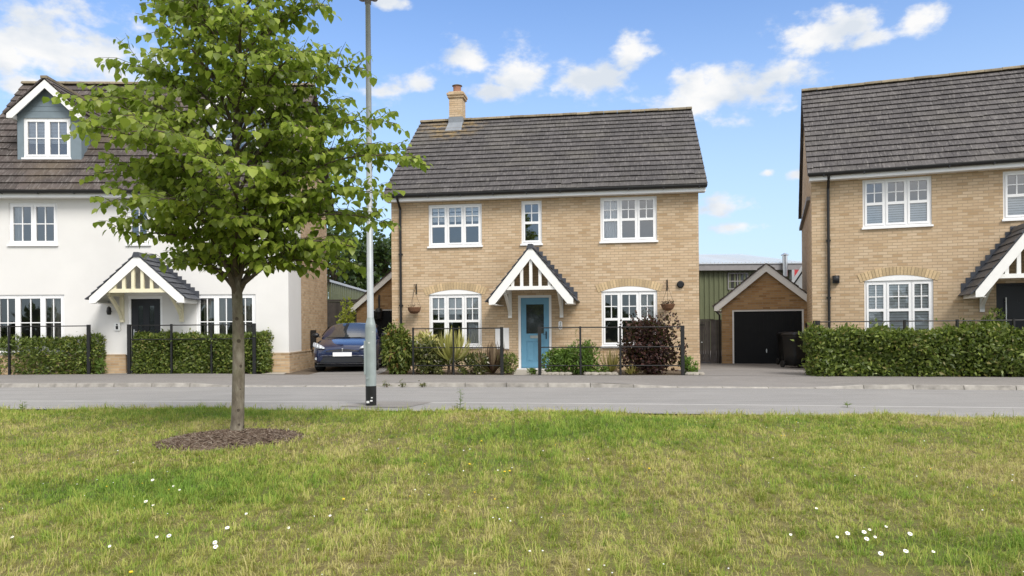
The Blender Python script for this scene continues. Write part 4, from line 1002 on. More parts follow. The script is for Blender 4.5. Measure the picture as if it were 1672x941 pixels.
p = front(829, .40); blob('shrub', 'small round dark green bush beside the front path', p, (.30, .28, .55), 1300, 'hedge', .06, lumps=5)
p = front(905, .35); blob('shrub', 'bright light green bush right of the blue door', p, (.42, .3, .60), 1700, 'fern', .075, lumps=7)
p = front(937, .40); blob('fern', 'feathery green plant with arching fronds behind the second railing', p, (.55, .40, .66), 1900, 'fern', .14, cat='plant', width=.55, lumps=6, droop=.2)
p = front(966, .42); blob('shrub', 'upright bushy green plant between the fern and the window', p, (.30, .3, .86), 1300, 'fern', .08, lumps=7, up=.5)
p = front(945, .75); blob('shrub', 'thin wispy sprig against the brick beside the number plaque', p, (.16, .14, 1.12), 110, 'fern', .12, lumps=4, width=.5, open_=.1, stems=5)
p = front(1000, .38); spiky('sedge', 'straw coloured strap leaved plant left of the purple bush', p, 60, .62, 'sedge', 1.0, .7, up=1.0)
p = front(1066, .50); sb = blob('smoke_bush', 'large dark purple leaved bush in front of the right ground floor window', p, (.90, .44, 1.38), 6000, 'dark', .08, lumps=22, width=2.0, up=.2, open_=.3)
b_ = []
for i in range(26):
    x = random.uniform(-.75, .75); h = random.uniform(1.15, 1.72)*(1-.2*abs(x+.0)) + (.25 if x > .2 else 0)*random.random()
    b_ += [(x+.02*j, random.uniform(-.1, .1), h-.045*j) for j in range(9)]
P = np.array(b_); n = len(P); V, Fs = scatter(*OVAL, P, rnd(n, 3)*.5+np.array([0, 0, .4]), rnd(n, 3)*.6+np.array([0, -.6, .2]), RNG.uniform(.05, .085, n), np.full(n, 2.0)); npmesh('foliage', V, Fs, 'dark', sb)
p = front(1032, .14); spiky('sedge', 'small pale variegated grassy plant at the foot of the purple bush', p, 60, .26, 'sedge', 1.3, .9, up=.6)
p = front(1131, .30); blob('shrub', 'small green plant at the right corner of the middle house', p, (.24, .22, .40), 420, 'fern', .09, lumps=5, open_=.2)
p = front(1122, .45); blob('shrub', 'thin purple leaved sprig beside the thick end post', p, (.13, .13, .92), 130, 'dark', .08, lumps=4, width=1.8, open_=.1, stems=4)
for px_, r_, lab in ((690, .16, 'low light green seedling at the foot of the first thin railing post'), (780, .17, 'low mixed seedling at the kerb side of the bronze plant'), (868, .12, 'tiny green tuft beside the front path'), (985, .16, 'low green plant with pale stones around it'), (715, .15, 'low pale leaved seedling in front of the cream plant'), (755, .15, 'low brownish seedling under the yellow plant')):
    blob('seedling', lab, front(px_, .14), (r_, r_*.8, r_*1.3), 150, 'mixed' if px_ < 800 else 'fern', .07, cat='plant', lumps=3, open_=.1, stems=4)
p = wpos(HW, AW, .2, -.4); 
blob('grass_tuft', 'wispy green tuft at the right end of the far left hedge', front(163, .1), (.16, .15, .42), 160, 'fern', .12, cat='plant', width=.5, open_=.1, lumps=3)
blob('young_shrub', 'bright yellow green bush standing behind the blue car', at(565, 540, 27.5)*Vector((1, 1, 0)) if False else (at(565, 540, 27.5).x, 27.5, .09), (.40, .4, 2.35), 1100, 'yellowgreen', .13, lumps=7, up=.6, open_=.2)
# garden edging stones
gs = 'pale stones edging the flower bed'
rk = [(888, .3), (897, .24), (906, .34), (917, .26), (927, .30), (960, .3), (971, .36), (983, .3), (994, .28), (1004, .24), (1128, .34), (1137, .30), (1146, .22)]
labs = {888: 'pale edging stone beside the thick post by the blue door', 897: 'small pale edging stone second from the thick post by the blue door', 906: 'wider pale edging stone below the bright green bush', 917: 'small pale edging stone below the fern', 927: 'pale edging stone just left of the thin railing post',
        960: 'pale edging stone below the upright green plant', 971: 'largest flat pale edging stone left of the sedge', 983: 'pale edging stone just left of the straw coloured sedge', 994: 'pale edging stone under the straw coloured sedge', 1004: 'small pale stone right of the straw coloured sedge', 1128: 'pale edging stone right of the thick end post', 1137: 'pale flat stone at the house corner', 1146: 'smallest pale stone at the edge of the right driveway'}
for px_, w in rk:
    c = MB(); c.ball((0, 0, .03), w*.42, w*.3, .055, 9, 5, .12); o = c.build('garden_stone', 'rock'); o.location = front(px_, .10); tag(o, labs[px_], 'stone', gs)
# door paths
p0 = front(176, 0); c = MB()
def path_quad(name, pts, lab):
    c = MB(); c.add([(x, y, hb(x)+.008) for x, y in pts], [(0, 1, 2, 3)]); tag(c.build(name, 'slab'), lab, 'path', kind='structure')
q = wpos(HC, AC, -.6, -.14); r = wpos(HC, AC, .5, -.14); path_quad('path', [fp(838, .02), fp(884, .02), (r.x, r.y), (q.x, q.y)], 'pale slab path to the blue front door')
q = wpos(HW, AW, -4.7, -.1); r = wpos(HW, AW, -3.3, -.1); path_quad('path', [fp(165, .02), fp(212, .02), (r.x, r.y), (q.x, q.y)], 'pale slab path to the black front door')
path_quad('path', [fp(428, .02), fp(462, .02), (wpos(HW, AW, -.05, -.05).x, wpos(HW, AW, -.05, -.05).y), (wpos(HW, AW, -.9, -.05).x, wpos(HW, AW, -.9, -.05).y)], 'strip of pale gravel at the corner of the white house')

# ------------------------------------------------------------------ hanging baskets, garden light, bins
def basket(u, lab, mat, leafmat_, n, flat):
    q = wpos(HC, AC, u, -.26); r = empty('hanging_basket', (q.x, q.y, q.z+1.62), AC, lab, 'basket', 'hanging baskets either side of the ground floor windows')
    c = MB()
    prof = [(0, .0), (.10, .012), (.165, .07), (.19, .15), (.195, .19), (.18, .19), (.17, .12), (0, .10)] if flat else [(0, .0), (.08, .01), (.15, .07), (.19, .16), (.195, .19), (.18, .19), (.14, .10), (0, .08)]
    c.lathe(prof, 16); c.build('bowl', mat, r)
    c = MB()
    for k in range(3):
        t = 2*PI*k/3+.4; c.tube([(.19*math.cos(t), .19*math.sin(t), .19), (0, 0, .70)], .004, 4)
    c.tube([(0, 0, .70), (0, 0, .86)], .005, 4); c.build('chain', 'iron', r)
    P = np.stack([RNG.uniform(-.17, .17, n), RNG.uniform(-.17, .17, n), RNG.uniform(.15, .26, n)], 1)
    V, Fs = scatter(*OVAL, P, rnd(n, 3)+np.array([0, 0, .6]), rnd(n, 3), RNG.uniform(.03, .07, n), np.full(n, 1.1)); npmesh('foliage', V, Fs, leafmat_, r)
basket(-3.50, 'brown hanging basket with little growing in it, left of the left window', 'basket', 'bronze', 40, True)
basket(3.70, 'reddish brown hanging basket with purple plants, right of the right window', 'terracotta' if False else 'basket', 'dark', 150, False)
q = gp_(453, 605); r = empty('garden_light', q, 0, 'small pale post light on the ground by the white house corner', 'light')
c = MB(); c.lathe([(0, 0), (.05, 0), (.05, .02), (.034, .03), (.034, .27), (0, .27)], 14); c.build('post', 'clear', r)
c = MB(); c.lathe([(0, .27), (.075, .272), (.085, .32), (.06, .36), (0, .365)], 14); c.build('cap', 'upvc', r)
def bin_(loc, rz, lab):
    r = empty('wheelie_bin', loc, rz, lab, 'bin', 'black wheelie bins beside the garage')
    c = MB(); n = 28
    def ring(w, d, z, rr=.10):
        pts = []
        for i in range(n):
            t = 2*PI*i/n; cx, sy = math.cos(t), math.sin(t)
            pts.append((math.copysign(abs(cx)**.35, cx)*w, math.copysign(abs(sy)**.35, sy)*d, z))
        return pts
    R_ = [ring(.215, .27, .06), ring(.235, .30, .4), ring(.262, .33, .85), ring(.275, .345, .86), ring(.275, .345, .92)]
    vs = sum(R_, []); fs = [(j*n+i, j*n+(i+1) % n, (j+1)*n+(i+1) % n, (j+1)*n+i) for j in range(len(R_)-1) for i in range(n)]
    c.add(vs, fs+[tuple(range(n))[::-1]]); c.build('body', 'bin', r, True)
    c = MB(); R_ = [ring(.29, .36, .925), ring(.285, .355, .955), ring(.22, .29, .995), ring(.08, .10, 1.015)]
    vs = sum(R_, []); c.add(vs, [(j*n+i, j*n+(i+1) % n, (j+1)*n+(i+1) % n, (j+1)*n+i) for j in range(3) for i in range(n)]+[tuple(range(3*n, 4*n)), tuple(range(n))[::-1]]); c.build('lid', 'bin', r, True)
    c = MB(); c.tube([(-.2, .40, .93), (.2, .40, .93)], .018, 8); c.bar((-.2, .34, .93), (-.2, .41, .93), .03, .03); c.bar((.2, .34, .93), (.2, .41, .93), .03, .03); c.build('handle', 'bin', r)
    for s in (-1, 1):
        c = MB(); c.tube([(s*.235, .24, .10), (s*.285, .24, .10)], .10, 16); c.build('wheel', 'rubber', r)
q = gp_(1306, 602); bin_((q.x, q.y+.3, .094), rad(12), 'black wheelie bin with a rounded lid, the nearer one by the hedge')
q = gp_(1296, 600); bin_((q.x+.28, q.y+1.15, .094), rad(-6), 'black wheelie bin mostly hidden behind the nearer bin')

# ------------------------------------------------------------------ lamp post
lp = empty('street_lamp', (-2.362, 12.34, .016), 0, 'grey steel street lamp post with black painted foot beside the road', 'street lamp')
c = MB(); c.lathe([(0, .33), (.0885, .33), (.0885, 1.31), (.084, 1.35), (.062, 1.44), (.055, 1.47), (.0, 1.47)], 24); st = c.build('base_column', 'galv', lp, False)
c = MB(); c.lathe([(0, -.05), (.0895, -.05), (.0895, .329), (0, .329)], 24); c.build('painted_foot', 'black', lp)
c = MB(); c.box(-.104, -.06, -.05, .05, .52, 1.08); c.tube([(-.045, -.08, .46), (-.045, -.094, .46)], .018, 10); c.build('access_door', 'galv', lp)
c = MB(); c.tube([(0, 0, 1.46), (.0, 0, 4.0), (.0, 0, 6.72)], [.055, .049, .042], 20); c.build('mast', 'galvtop', lp, True)
c = MB(); c.lathe([(0, 6.70), (.052, 6.70), (.055, 6.78), (.12, 6.80), (.17, 6.85), (.16, 6.95), (.08, 7.04), (0, 7.06)], 20); c.ball((-.10, 0, 6.80), .07, .12, .035, 12, 6); c.ball((.10, 0, 6.80), .07, .12, .035, 12, 6); c.build('lamp_head', 'greyfascia', lp, True)
c = MB()
for (x, z, w) in ((-.03, .07, .03), (.02, .09, .02), (.03, .14, .014), (.05, 1.23, .011), (-.01, 1.05, .016)):
    t = x/.0885; yy = -math.sqrt(max(0, .0885**2-x*x))-.0035; c.box(x-w, x+w, yy-.001, yy+.006, z-w*.7, z+w*.5)
c.build('sticker', 'clear', lp)

# ------------------------------------------------------------------ weeds and flowers
def weed(px, py, h, lab, n, mat='weed', z=.02, w=.6):
    o = gnd(px, py, z); r = empty('weed', o, 0, lab, 'weed'); k = int(n)
    zz = RNG.uniform(.02, h, k); a = RNG.uniform(0, 2*PI, k); rr = .02+.0*zz
    P = np.stack([np.cos(a)*rr, np.sin(a)*rr, zz], 1); T = np.stack([np.cos(a), np.sin(a), np.full(k, .45)], 1)
    V, Fs = scatter(*OVAL, P, T, np.stack([-np.cos(a)*.4, -np.sin(a)*.4, np.ones(k)], 1), (.11*(1-.6*zz/h))*RNG.uniform(.6, 1.2, k), np.full(k, w)); npmesh('leaves', V, Fs, mat, r)
    MB().tube([(0, 0, -.02), (.01, 0, h*.6), (.0, .01, h)], [.006, .004, .002], 5).build('stem', mat, r)
weed(751, 672, .36, 'tall single weed standing in the grass edge in front of the road', 46)
weed(1383, 665, .07, 'small green weed growing through the footpath at the right', 16, w=1.0)
weed(36, 672, .16, 'small leafy weed at the lawn edge on the far left', 26, w=1.0)
for px_, lab in ((632, 'low weed at the kerb just right of the lamp post'), (657, 'low weed in the kerb joint, second right of the lamp post'), (690, 'widest low weed on the kerb right of the lamp post')):
    o = gnd(px_, 630.5, .03); r = blob('weed', lab, (o.x, o.y, .015), (.10, .05, .06), 60, 'mixed', .045, cat='weed', lumps=3, open_=.1, stems=3)
DA = [(249, 784), (283, 794), (293, 800), (238, 819), (250, 825), (371, 862), (402, 839), (276, 875), (256, 877), (351, 886), (352, 893), (471, 862), (20, 877), (179, 892), (539, 842),
      (1333, 830), (1291, 873), (1384, 871), (1411, 869), (1415, 880), (1420, 865), (1429, 877), (1447, 860), (1486, 872), (1438, 904), (1479, 900), (1524, 901), (1367, 877)]
big = {(238, 819), (276, 875), (371, 862), (351, 886), (352, 893), (1384, 871), (1411, 869), (1415, 880), (1486, 872), (1438, 904), (1479, 900), (249, 784)}
for i, (px_, py_) in enumerate(DA):
    o = gnd(px_, py_, .085); s = .0145 if (px_, py_) in big else .0095
    c = MB(); tz = random.uniform(-.35, .35); nP = 11
    for k in range(nP):
        t = 2*PI*k/nP+random.uniform(-.1, .1); d = Vector((math.cos(t), math.sin(t), 0)); e = Vector((-d.y, d.x, 0))
        up = Vector((0, -.55+tz*.3, .8)); 
        rot = Vector((0, 0, 1)).rotation_difference(up).to_matrix()
        pts = [d*s*.22-e*s*.12, d*s*.75-e*s*.22+Vector((0, 0, s*.10)), d*s*random.uniform(.9, 1.1), d*s*.75+e*s*.22+Vector((0, 0, s*.10)), d*s*.22+e*s*.12]
        c.add([rot @ p for p in pts], [(0, 1, 2, 3, 4)])
    c.k = 1; c.ball(tuple(rot @ Vector((0, 0, .003))), s*.30, s*.30, s*.22, 8, 5)
    c.k = 2; c.tube([(0, 0, -.075), (.004, 0, -.03), (0, 0, -.002)], .0013, 4)
    o_ = c.build('daisy', ['petal', 'yolk', 'weed']); o_.location = o
    side = 'left' if px_ < 700 else 'right'
    tag(o_, f'small white daisy in the short grass at the lower {side} of the lawn', 'flower', f'white daisies in the {side} part of the lawn')
for i, (px_, py_) in enumerate([(214, 934), (832, 769), (824, 770), (767, 758), (786, 720), (1060, 765), (561, 815)]):
    o = gnd(px_, py_, .07); c = MB(); c.ball((0, 0, 0), .011, .011, .006, 10, 5, .1); c.k = 1; c.tube([(0, 0, -.06), (0, 0, -.004)], .0015, 4)
    o_ = c.build('dandelion', ['yolk', 'weed']); o_.location = o; tag(o_, 'tiny yellow dandelion flower in the grass', 'flower', 'yellow dandelions in the lawn')

n = 330; y = RNG.uniform(3.6, 10.5, n); x = RNG.uniform(-.8, .8, n)*y; k = (np.hypot(x-MUL[0], y-MUL[1]) > .9) & (y < 10.2+0*x) & ((np.sin(x*1.7+2)+np.sin(y*1.9+x) > -.3))
x, y = x[k], y[k]; n = len(x); c = MB()
for a, b in zip(x, y):
    c.k = 0 if random.random() < .6 else 1; r_ = random.uniform(.0035, .0075); c.ball((a, b, random.uniform(.045, .075)), r_, r_, r_*.7, 6, 4)
tag(c.build('clover_flowers', ['petal', 'yolk']), 'tiny pale clover specks through the short grass', 'clover', kind='stuff')
# ------------------------------------------------------------------ the young lime tree
def lime_tree():
    root = empty('lime_tree', TREE, 0, 'young lime tree with full green crown standing on the verge', 'tree')
    R = random.Random(5)
    t = MB(); path = []; rs = []
    for i in range(26):
        z = -.05 + 6.3*i/25; path.append((.018*math.sin(z*1.7)+.01*z, .02*math.sin(z*1.3+1), z))
        rs.append((.070*(1-max(0, z)/6.9)**.75+.004)*(1+.30*math.exp(-max(z, 0)/.06)) + R.uniform(-.002, .002))
    t.tube(path, rs, 14)
    def lead(z): return Vector((.018*math.sin(z*1.7)+.01*z, .02*math.sin(z*1.3+1), z))
    br = MB(); LP, LT, LN = [], [], []
    prof = [(1.7, 1.1), (2.1, 1.5), (2.6, 1.85), (3.3, 2.02), (3.9, 1.66), (4.4, 1.26), (5.2, .98), (5.8, .55), (6.4, .15)]
    def rad_(z):
        for (a, b), (c, d) in zip(prof, prof[1:]):
            if z <= c: return b+(d-b)*max(0, (z-a))/(c-a)
        return .1
    def leaves(pts, step, first=0.0):
        L = sum((b-a).length for a, b in zip(pts, pts[1:])); s = first*L; side = 1
        seg = 0; acc = 0
        while s < L:
            while seg < len(pts)-2 and acc+(pts[seg+1]-pts[seg]).length < s: acc += (pts[seg+1]-pts[seg]).length; seg += 1
            a, b = pts[seg], pts[seg+1]; l = (b-a).length; p = a.lerp(b, min(1, (s-acc)/max(l, 1e-6))); d = (b-a).normalized()
            h = d.cross(Vector((0, 0, 1))); h = h.normalized() if h.length > .05 else Vector((1, 0, 0))
            dr = R.uniform(.35, 1.5)
            tip = h*side*R.uniform(.4, 1.0)+d*R.uniform(.1, .8)+Vector((0, 0, -dr))
            n = Vector((0, 0, 1))*R.uniform(.5, 1.2)+d*R.uniform(-.2, .6)+h*side*R.uniform(0, .7)+Vector((R.uniform(-.35, .35), R.uniform(-.35, .35), 0))
            pet = (h*side*.5+d*.3+Vector((0, 0, -.25)))*R.uniform(.02, .05)
            LP.append(p+pet); LT.append(tip); LN.append(n); side = -side; s += step*R.uniform(.7, 1.3)
    def branch(z0, az, Rr, zend, r0=.016, droop=.10):
        b = lead(z0); e = Vector((math.cos(az)*Rr, math.sin(az)*Rr, zend)); pts = []
        n = 9; w1, w2 = R.uniform(-.08, .08), R.uniform(-.06, .06); pv = Vector((-math.sin(az), math.cos(az), 0))
        for i in range(n+1):
            s = i/n; p = b.lerp(e, s)
            p.z = b.z+(e.z-b.z)*(1-(1-s)**1.6) + .10*Rr*math.sin(PI*s) - droop*max(0, s-.7)**2*6*Rr*.3
            p += pv*(w1*math.sin(PI*s)+w2*math.sin(2*PI*s)); pts.append(p)
        br.tube(pts, [r0*(1-.85*i/n)+.0015 for i in range(n+1)], 6)
        leaves(pts, .055, .35)
        L = (e-b).length; k = int(L/.098); sd = R.choice((-1, 1))
        for j in range(k):
            s = .16+.80*(j+R.random()*.6)/k; i = min(n-1, int(s*n)); p = pts[i].lerp(pts[i+1], s*n-i); d = (pts[i+1]-pts[i]).normalized()
            h = d.cross(Vector((0, 0, 1))).normalized(); l = (.20+.48*(1-s)+R.uniform(-.05, .12))*min(1.0, .45+L*.4)
            dirn = (d*R.uniform(.5, .9)+h*sd*R.uniform(.6, 1.0)+Vector((0, 0, R.uniform(-.35, .85)))).normalized(); sd = -sd
            q = [p, p+dirn*l*.5+Vector((0, 0, .02)), p+dirn*l+Vector((0, 0, -.10*l))]
            br.tube(q, [.0045, .003, .0015], 4, False); leaves(q, .046, .12)
            if l > .42:
                h2 = dirn.cross(Vector((0, 0, 1))).normalized()*R.choice((-1, 1)); p2 = q[1]; d2 = (dirn*.6+h2*.7+Vector((0, 0, R.uniform(-.2, .4)))).normalized()
                q2 = [p2, p2+d2*l*.3, p2+d2*l*.55+Vector((0, 0, -.05))]; br.tube(q2, [.003, .002, .0012], 4, False); leaves(q2, .046, .1)
    n = 66
    for i in range(n):
        f = (i+.5)/n; z0 = 1.72+4.35*f**1.08; az = i*2.39996+R.uniform(-.25, .25)
        rr = rad_(z0+.5)*R.uniform(.52, 1.03); ze = z0 + .08 + rr*R.uniform(.15, .62) + .2*f; rr = min(rr, rad_(ze)*1.03)
        branch(z0, az, rr, ze, .010+.016*(1-f))
    # the branches that break the outline
    for (z0, px, py, dep) in ((3.1, 112, 178, -.1), (3.2, 182, 108, .1), (2.5, 148, 285, .15), (2.0, 178, 372, -.2), (1.85, 262, 432, -.1), (2.55, 698, 268, -.1), (3.3, 600, 112, .1), (2.7, 648, 200, .15), (2.2, 640, 365, -.2),
                              (2.0, 588, 432, -.05), (2.7, 668, 245, .0), (4.2, 535, 8, 0), (4.2, 250, 12, 0), (2.4, 640, 320, -.4), (2.3, 165, 330, -.4), (3.0, 130, 215, .3), (1.9, 560, 440, -.3), (3.6, 540, 90, .2)):
        p = at(px, py, TREE.y+dep)-TREE; branch(z0, math.atan2(p.y, p.x), math.hypot(p.x, p.y), p.z, .015, .05)
    for (z0, px, py, dep, r0) in ((1.62, 318, 372, -.25, .034), (1.66, 452, 380, -.15, .034), (1.75, 400, 330, -.5, .028), (1.72, 470, 400, .35, .026), (1.70, 300, 420, .2, .024)):
        p = at(px, py, TREE.y+dep)-TREE; branch(z0, math.atan2(p.y, p.x), math.hypot(p.x, p.y), p.z, r0, .0)
    for i in range(5): branch(5.5+.1*i, i*1.3, .25, 6.2+.08*i, .008)
    t.build('trunk', 'bark', root, True); br.build('branch', 'twig', root)
    P = np.array([tuple(p) for p in LP]); T = np.array([tuple(p) for p in LT]); N = np.array([tuple(p) for p in LN]); k = len(P)
    V, Fs = scatter(*HEART, P, T, N, np.clip(RNG.normal(.086, .020, k), .035, .125), RNG.uniform(.85, 1.1, k)); npmesh('crown', V, Fs, 'lime', root)
    print('lime leaves', k)
lime_tree()

# ------------------------------------------------------------------ trees further off
def far_tree(loc, h, r, lab, n=2600, mat='farleaf', size=.42, group='dark trees beyond the sheds', cat='tree', kind=None):
    root = empty('tree', loc, RNG.uniform(0, 6), lab, cat, group)
    c = MB(); c.tube([(0, 0, -.2), (.1, 0, h*.35), (0, .1, h*.8)], [h*.03, h*.02, h*.006], 8)
    ctr = []
    for i in range(26):
        z = h*random.uniform(.25, .97); q = r*math.sqrt(max(.03, 1-((z/h-.55)/.5)**2)); a = random.uniform(0, 2*PI); d = q*math.sqrt(random.random())*.8
        ctr.append((d*math.cos(a), d*math.sin(a), z)); c.tube([(0, 0, z*.6), (d*.5*math.cos(a), d*.5*math.sin(a), z*.85), ctr[-1]], [h*.008, h*.005, h*.002], 5)
    c.build('trunk', 'twig', root)
    C = np.array(ctr); w = RNG.choice(len(C), n); D = norm(rnd(n, 3)); P = C[w]+D*(r*.34*RNG.uniform(.3, 1.05, n)**.5)[:, None]
    V, Fs = scatter(*OVAL, P, D+rnd(n, 3)*.6, D+rnd(n, 3)*.5+np.array([0, 0, .5]), size*RNG.uniform(.5, 1.2, n), np.full(n, 2.0)); npmesh('crown', V, Fs, mat, root)
    return root
far_tree((at(545, 470, 58).x, 58, 0), 9.2, 3.6, 'tall dark green tree seen past the end of the white house')
far_tree((at(595, 470, 62).x, 62, 0), 9.0, 3.4, 'dark green tree beyond the shed, left of the lamp post')
far_tree((at(632, 470, 60).x, 60, 0), 8.6, 3.2, 'dark green tree showing between the lamp post and the middle house')
def wood():
    n = 9000; x = RNG.uniform(-60, 60, n); top = 3.6+1.6*np.sin(x*.33)+1.2*np.sin(x*.9+1)
    z = RNG.uniform(0, 1, n)**.8*top; P = np.stack([x, -34+RNG.uniform(-2, 2, n), z], 1)
    V, Fs = scatter(*OVAL, P, rnd(n, 3), rnd(n, 3)+np.array([0, 1, .5]), RNG.uniform(.6, 1.2, n), np.full(n, 1.8)); o = npmesh('woodland', V, Fs, 'farleaf')
    tag(o, 'line of trees across the green, mirrored in the windows', 'woodland', kind='stuff')
wood()

# ------------------------------------------------------------------ parked car
def car():
    q = gnd(558, 603.5, .094); r = empty('parked_car', (-4.72, 20.55, .094), rad(3.5), 'dark blue hatchback car parked on the driveway facing the road', 'car')
    st = [(0.0, .60, .24, .64), (.07, .74, .21, .70), (.22, .85, .19, .755), (.5, .905, .18, .82), (.95, .925, .18, .90), (1.35, .93, .18, .96), (2.2, .93, .18, .985), (3.2, .925, .18, 1.02), (3.9, .89, .22, 1.03), (4.25, .82, .30, .98), (4.36, .72, .38, .88)]
    def sec(y, w, zb, zt):
        h = zt-zb
        half = [(0, zb), (w*.80, zb), (w*.955, zb+.07), (w*.985, zb+.22*h), (w, zb+.50*h), (w*.985, zb+.72*h), (w*.94, zt-.065), (w*.82, zt-.012), (w*.5, zt+.022), (0, zt+.034)]
        return [(x, y, z) for x, z in half]+[(-x, y, z) for x, z in half[-2:0:-1]]
    c = MB(); S = [sec(*a) for a in st]; n = len(S[0])
    vs = sum(S, []); fs = [(j*n+i, j*n+(i+1) % n, (j+1)*n+(i+1) % n, (j+1)*n+i) for j in range(len(S)-1) for i in range(n)]
    fs += [tuple(range(n))[::-1], tuple(range((len(S)-1)*n, len(S)*n))]
    c.add(vs, fs); o = c.build('body', 'carpaint', r, True); m = o.modifiers.new('smooth', 'SUBSURF'); m.levels = 2; m.render_levels = 2
    # greenhouse
    ca = [(1.10, .80, .90, .925), (1.55, .775, .92, 1.15), (2.0, .70, .93, 1.32), (2.4, .655, .94, 1.375), (2.9, .64, .95, 1.385), (3.5, .64, .95, 1.34), (3.95, .66, .95, 1.24), (4.22, .68, .93, 1.02)]
    def gsec(y, w, zb, zt):
        wb = .86
        half = [(wb, zb), (w+.02, zt-.10*(zt-zb)-.02), (w*.93, zt-.012), (w*.6, zt+.018), (0, zt+.028)]
        return [(x, y, z) for x, z in half]+[(-x, y, z) for x, z in half[-2::-1]]
    c = MB(); S = [gsec(*a) for a in ca]; n = len(S[0])
    c.add(sum(S, []), [(j*n+i, j*n+i+1, (j+1)*n+i+1, (j+1)*n+i) for j in range(len(S)-1) for i in range(n-1)]+[tuple(range(n))[::-1]])
    o = c.build('cabin', 'carpaint', r, True); m = o.modifiers.new('smooth', 'SUBSURF'); m.levels = 2; m.render_levels = 2
    c = MB(); rows = []
    for k in range(9):
        t = k/8; y = 1.06+.93*t; z = .945+.42*t**.86; w = .70-.12*t
        rows.append([(w*(i/6-1), y+.10*((i/6-1)**2)-.012, z+.015-.05*(i/6-1)**2) for i in range(13)])
    for a, b in zip(rows, rows[1:]):
        for i in range(12): c.quad(a[i], a[i+1], b[i+1], b[i])
    ws_ = c.build('windscreen', 'carglass', r, True)
    c = MB(); c.bar((-.62, 1.08, .955), (.05, 1.03, .965), .02, .014); c.bar((-.05, 1.06, .95), (.60, 1.05, .96), .02, .014); c.build('wiper', 'black', ws_)
    for s in (-1, 1):
        c = MB()
        p = [(1.45, .99), (2.0, 1.25), (2.5, 1.31), (3.3, 1.28), (3.75, 1.18), (3.85, 1.03)]
        f = lambda y, z: (s*(.872-.165*((z-.95)/.45)), y, z)
        c.add([f(*q) for q in p], [tuple(range(6))[::s]]); c.build('side_window', 'carglass', r)
        c = MB(); c.ball((s*1.02, 1.42, 1.02), .115, .07, .075, 12, 8); c.bar((s*.88, 1.42, .97), (s*.97, 1.42, .99), .04, .03); c.build('wing_mirror', 'black', r, True)
        for y in (.88, 3.55):
            c = MB(); pr = [(.86, -.10), (.32, -.10), (.33, -.09)]
            c2 = [(s*.66, .0)]
            rings = [(s*.66, .29), (s*.66, .325), (s*.69, .335), (s*.86, .335), (s*.885, .325), (s*.885, .235)]
            nn = 26; vs = []; fs = []
            for k in range(nn):
                a = 2*PI*k/nn; vs += [(x, y+rr*math.cos(a), .335+rr*math.sin(a)) for x, rr in rings]
            for k in range(nn):
                for i in range(5): fs.append((k*6+i, ((k+1) % nn)*6+i, ((k+1) % nn)*6+i+1, k*6+i+1))
            c.add(vs, fs); w = c.build('wheel', 'rubber', r, True)
            c = MB(); c.tube([(s*.70, y, .335), (s*.865, y, .335)], .235, 20); 
            for k in range(5):
                a = 2*PI*k/5; c.bar((s*.88, y, .335), (s*.88, y+.22*math.cos(a), .335+.22*math.sin(a)), .02, .05)
            c.build('rim', 'chrome', w)
        # swept headlamp on the wing corner
        c = MB(); pts = []
        U = [(.48, .655, .675), (.58, .66, .745), (.68, .665, .785), (.76, .68, .815), (.82, .70, .825), (.855, .725, .815)]
        def ny(x): return -.012+.0 if x < .5 else -.02+.30*((x-.5)/.36)**2.1
        for x, a, b in U: pts.append(((s*x, ny(x)-.012, a), (s*x, ny(x)+.10*(b-a)/.12-.012, b)))
        for a, b in zip(pts, pts[1:]): c.quad(*( (a[0], b[0], b[1], a[1]) if s > 0 else (b[0], a[0], a[1], b[1])))
        hl = c.build('headlamp', 'lens', r, True); md = hl.modifiers.new('thick', 'SOLIDIFY'); md.thickness = .03; md.offset = 0
        c = MB(); c.tube([(s*.74, ny(.74)-.03, .38), (s*.74, ny(.74)+.03, .38)], .035, 12); c.build('fog_lamp', 'lens', r)
    def strip_(xs, z0, z1, off, name, mat, top=None):
        c = MB(); f = lambda x: (-.004 if abs(x) < .45 else -.004+.22*((abs(x)-.45)/.36)**2)+off
        for a, b in zip(xs, xs[1:]):
            za, zb = (z1 if top is None else top(a)), (z1 if top is None else top(b))
            c.add([(a, f(a), z0), (b, f(b), z0), (b, f(b)+.02, zb), (a, f(a)+.02, za), (a, f(a)+.08, z0), (b, f(b)+.08, z0), (b, f(b)+.08, zb), (a, f(a)+.08, za)], [(0, 1, 2, 3), (0, 4, 5, 1), (3, 2, 6, 7), (0, 3, 7, 4), (1, 5, 6, 2)])
        return c.build(name, mat, r)
    lin = lambda a, b, n: [a+(b-a)*i/n for i in range(n+1)]
    strip_(lin(-.46, .46, 12), .585, .645, -.006, 'grille', 'black', lambda x: .645-.05*(abs(x)/.46)**2)
    strip_(lin(-.70, .70, 16), .27, .42, -.012, 'lower_grille', 'black')
    strip_(lin(-.62, .62, 14), .455, .470, -.016, 'chrome_trim', 'chrome')
    strip_(lin(-.72, .72, 14), .235, .25, -.018, 'splitter_trim', 'chrome')
    c = MB(); c.box(-.26, .26, -.035, -.015, .445, .555); pl = c.build('number_plate', 'white', r)
    c = MB(); c.box(-.012, .012, -.016, -.004, .575, .66); c.ball((0, -.012, .655), .028, .01, .012, 10, 6); c.build('emblem', 'chrome', r)
    c = MB(); c.box(-.80, .80, .15, 4.1, .15, .20); c.build('underbody', 'black', r)
car()

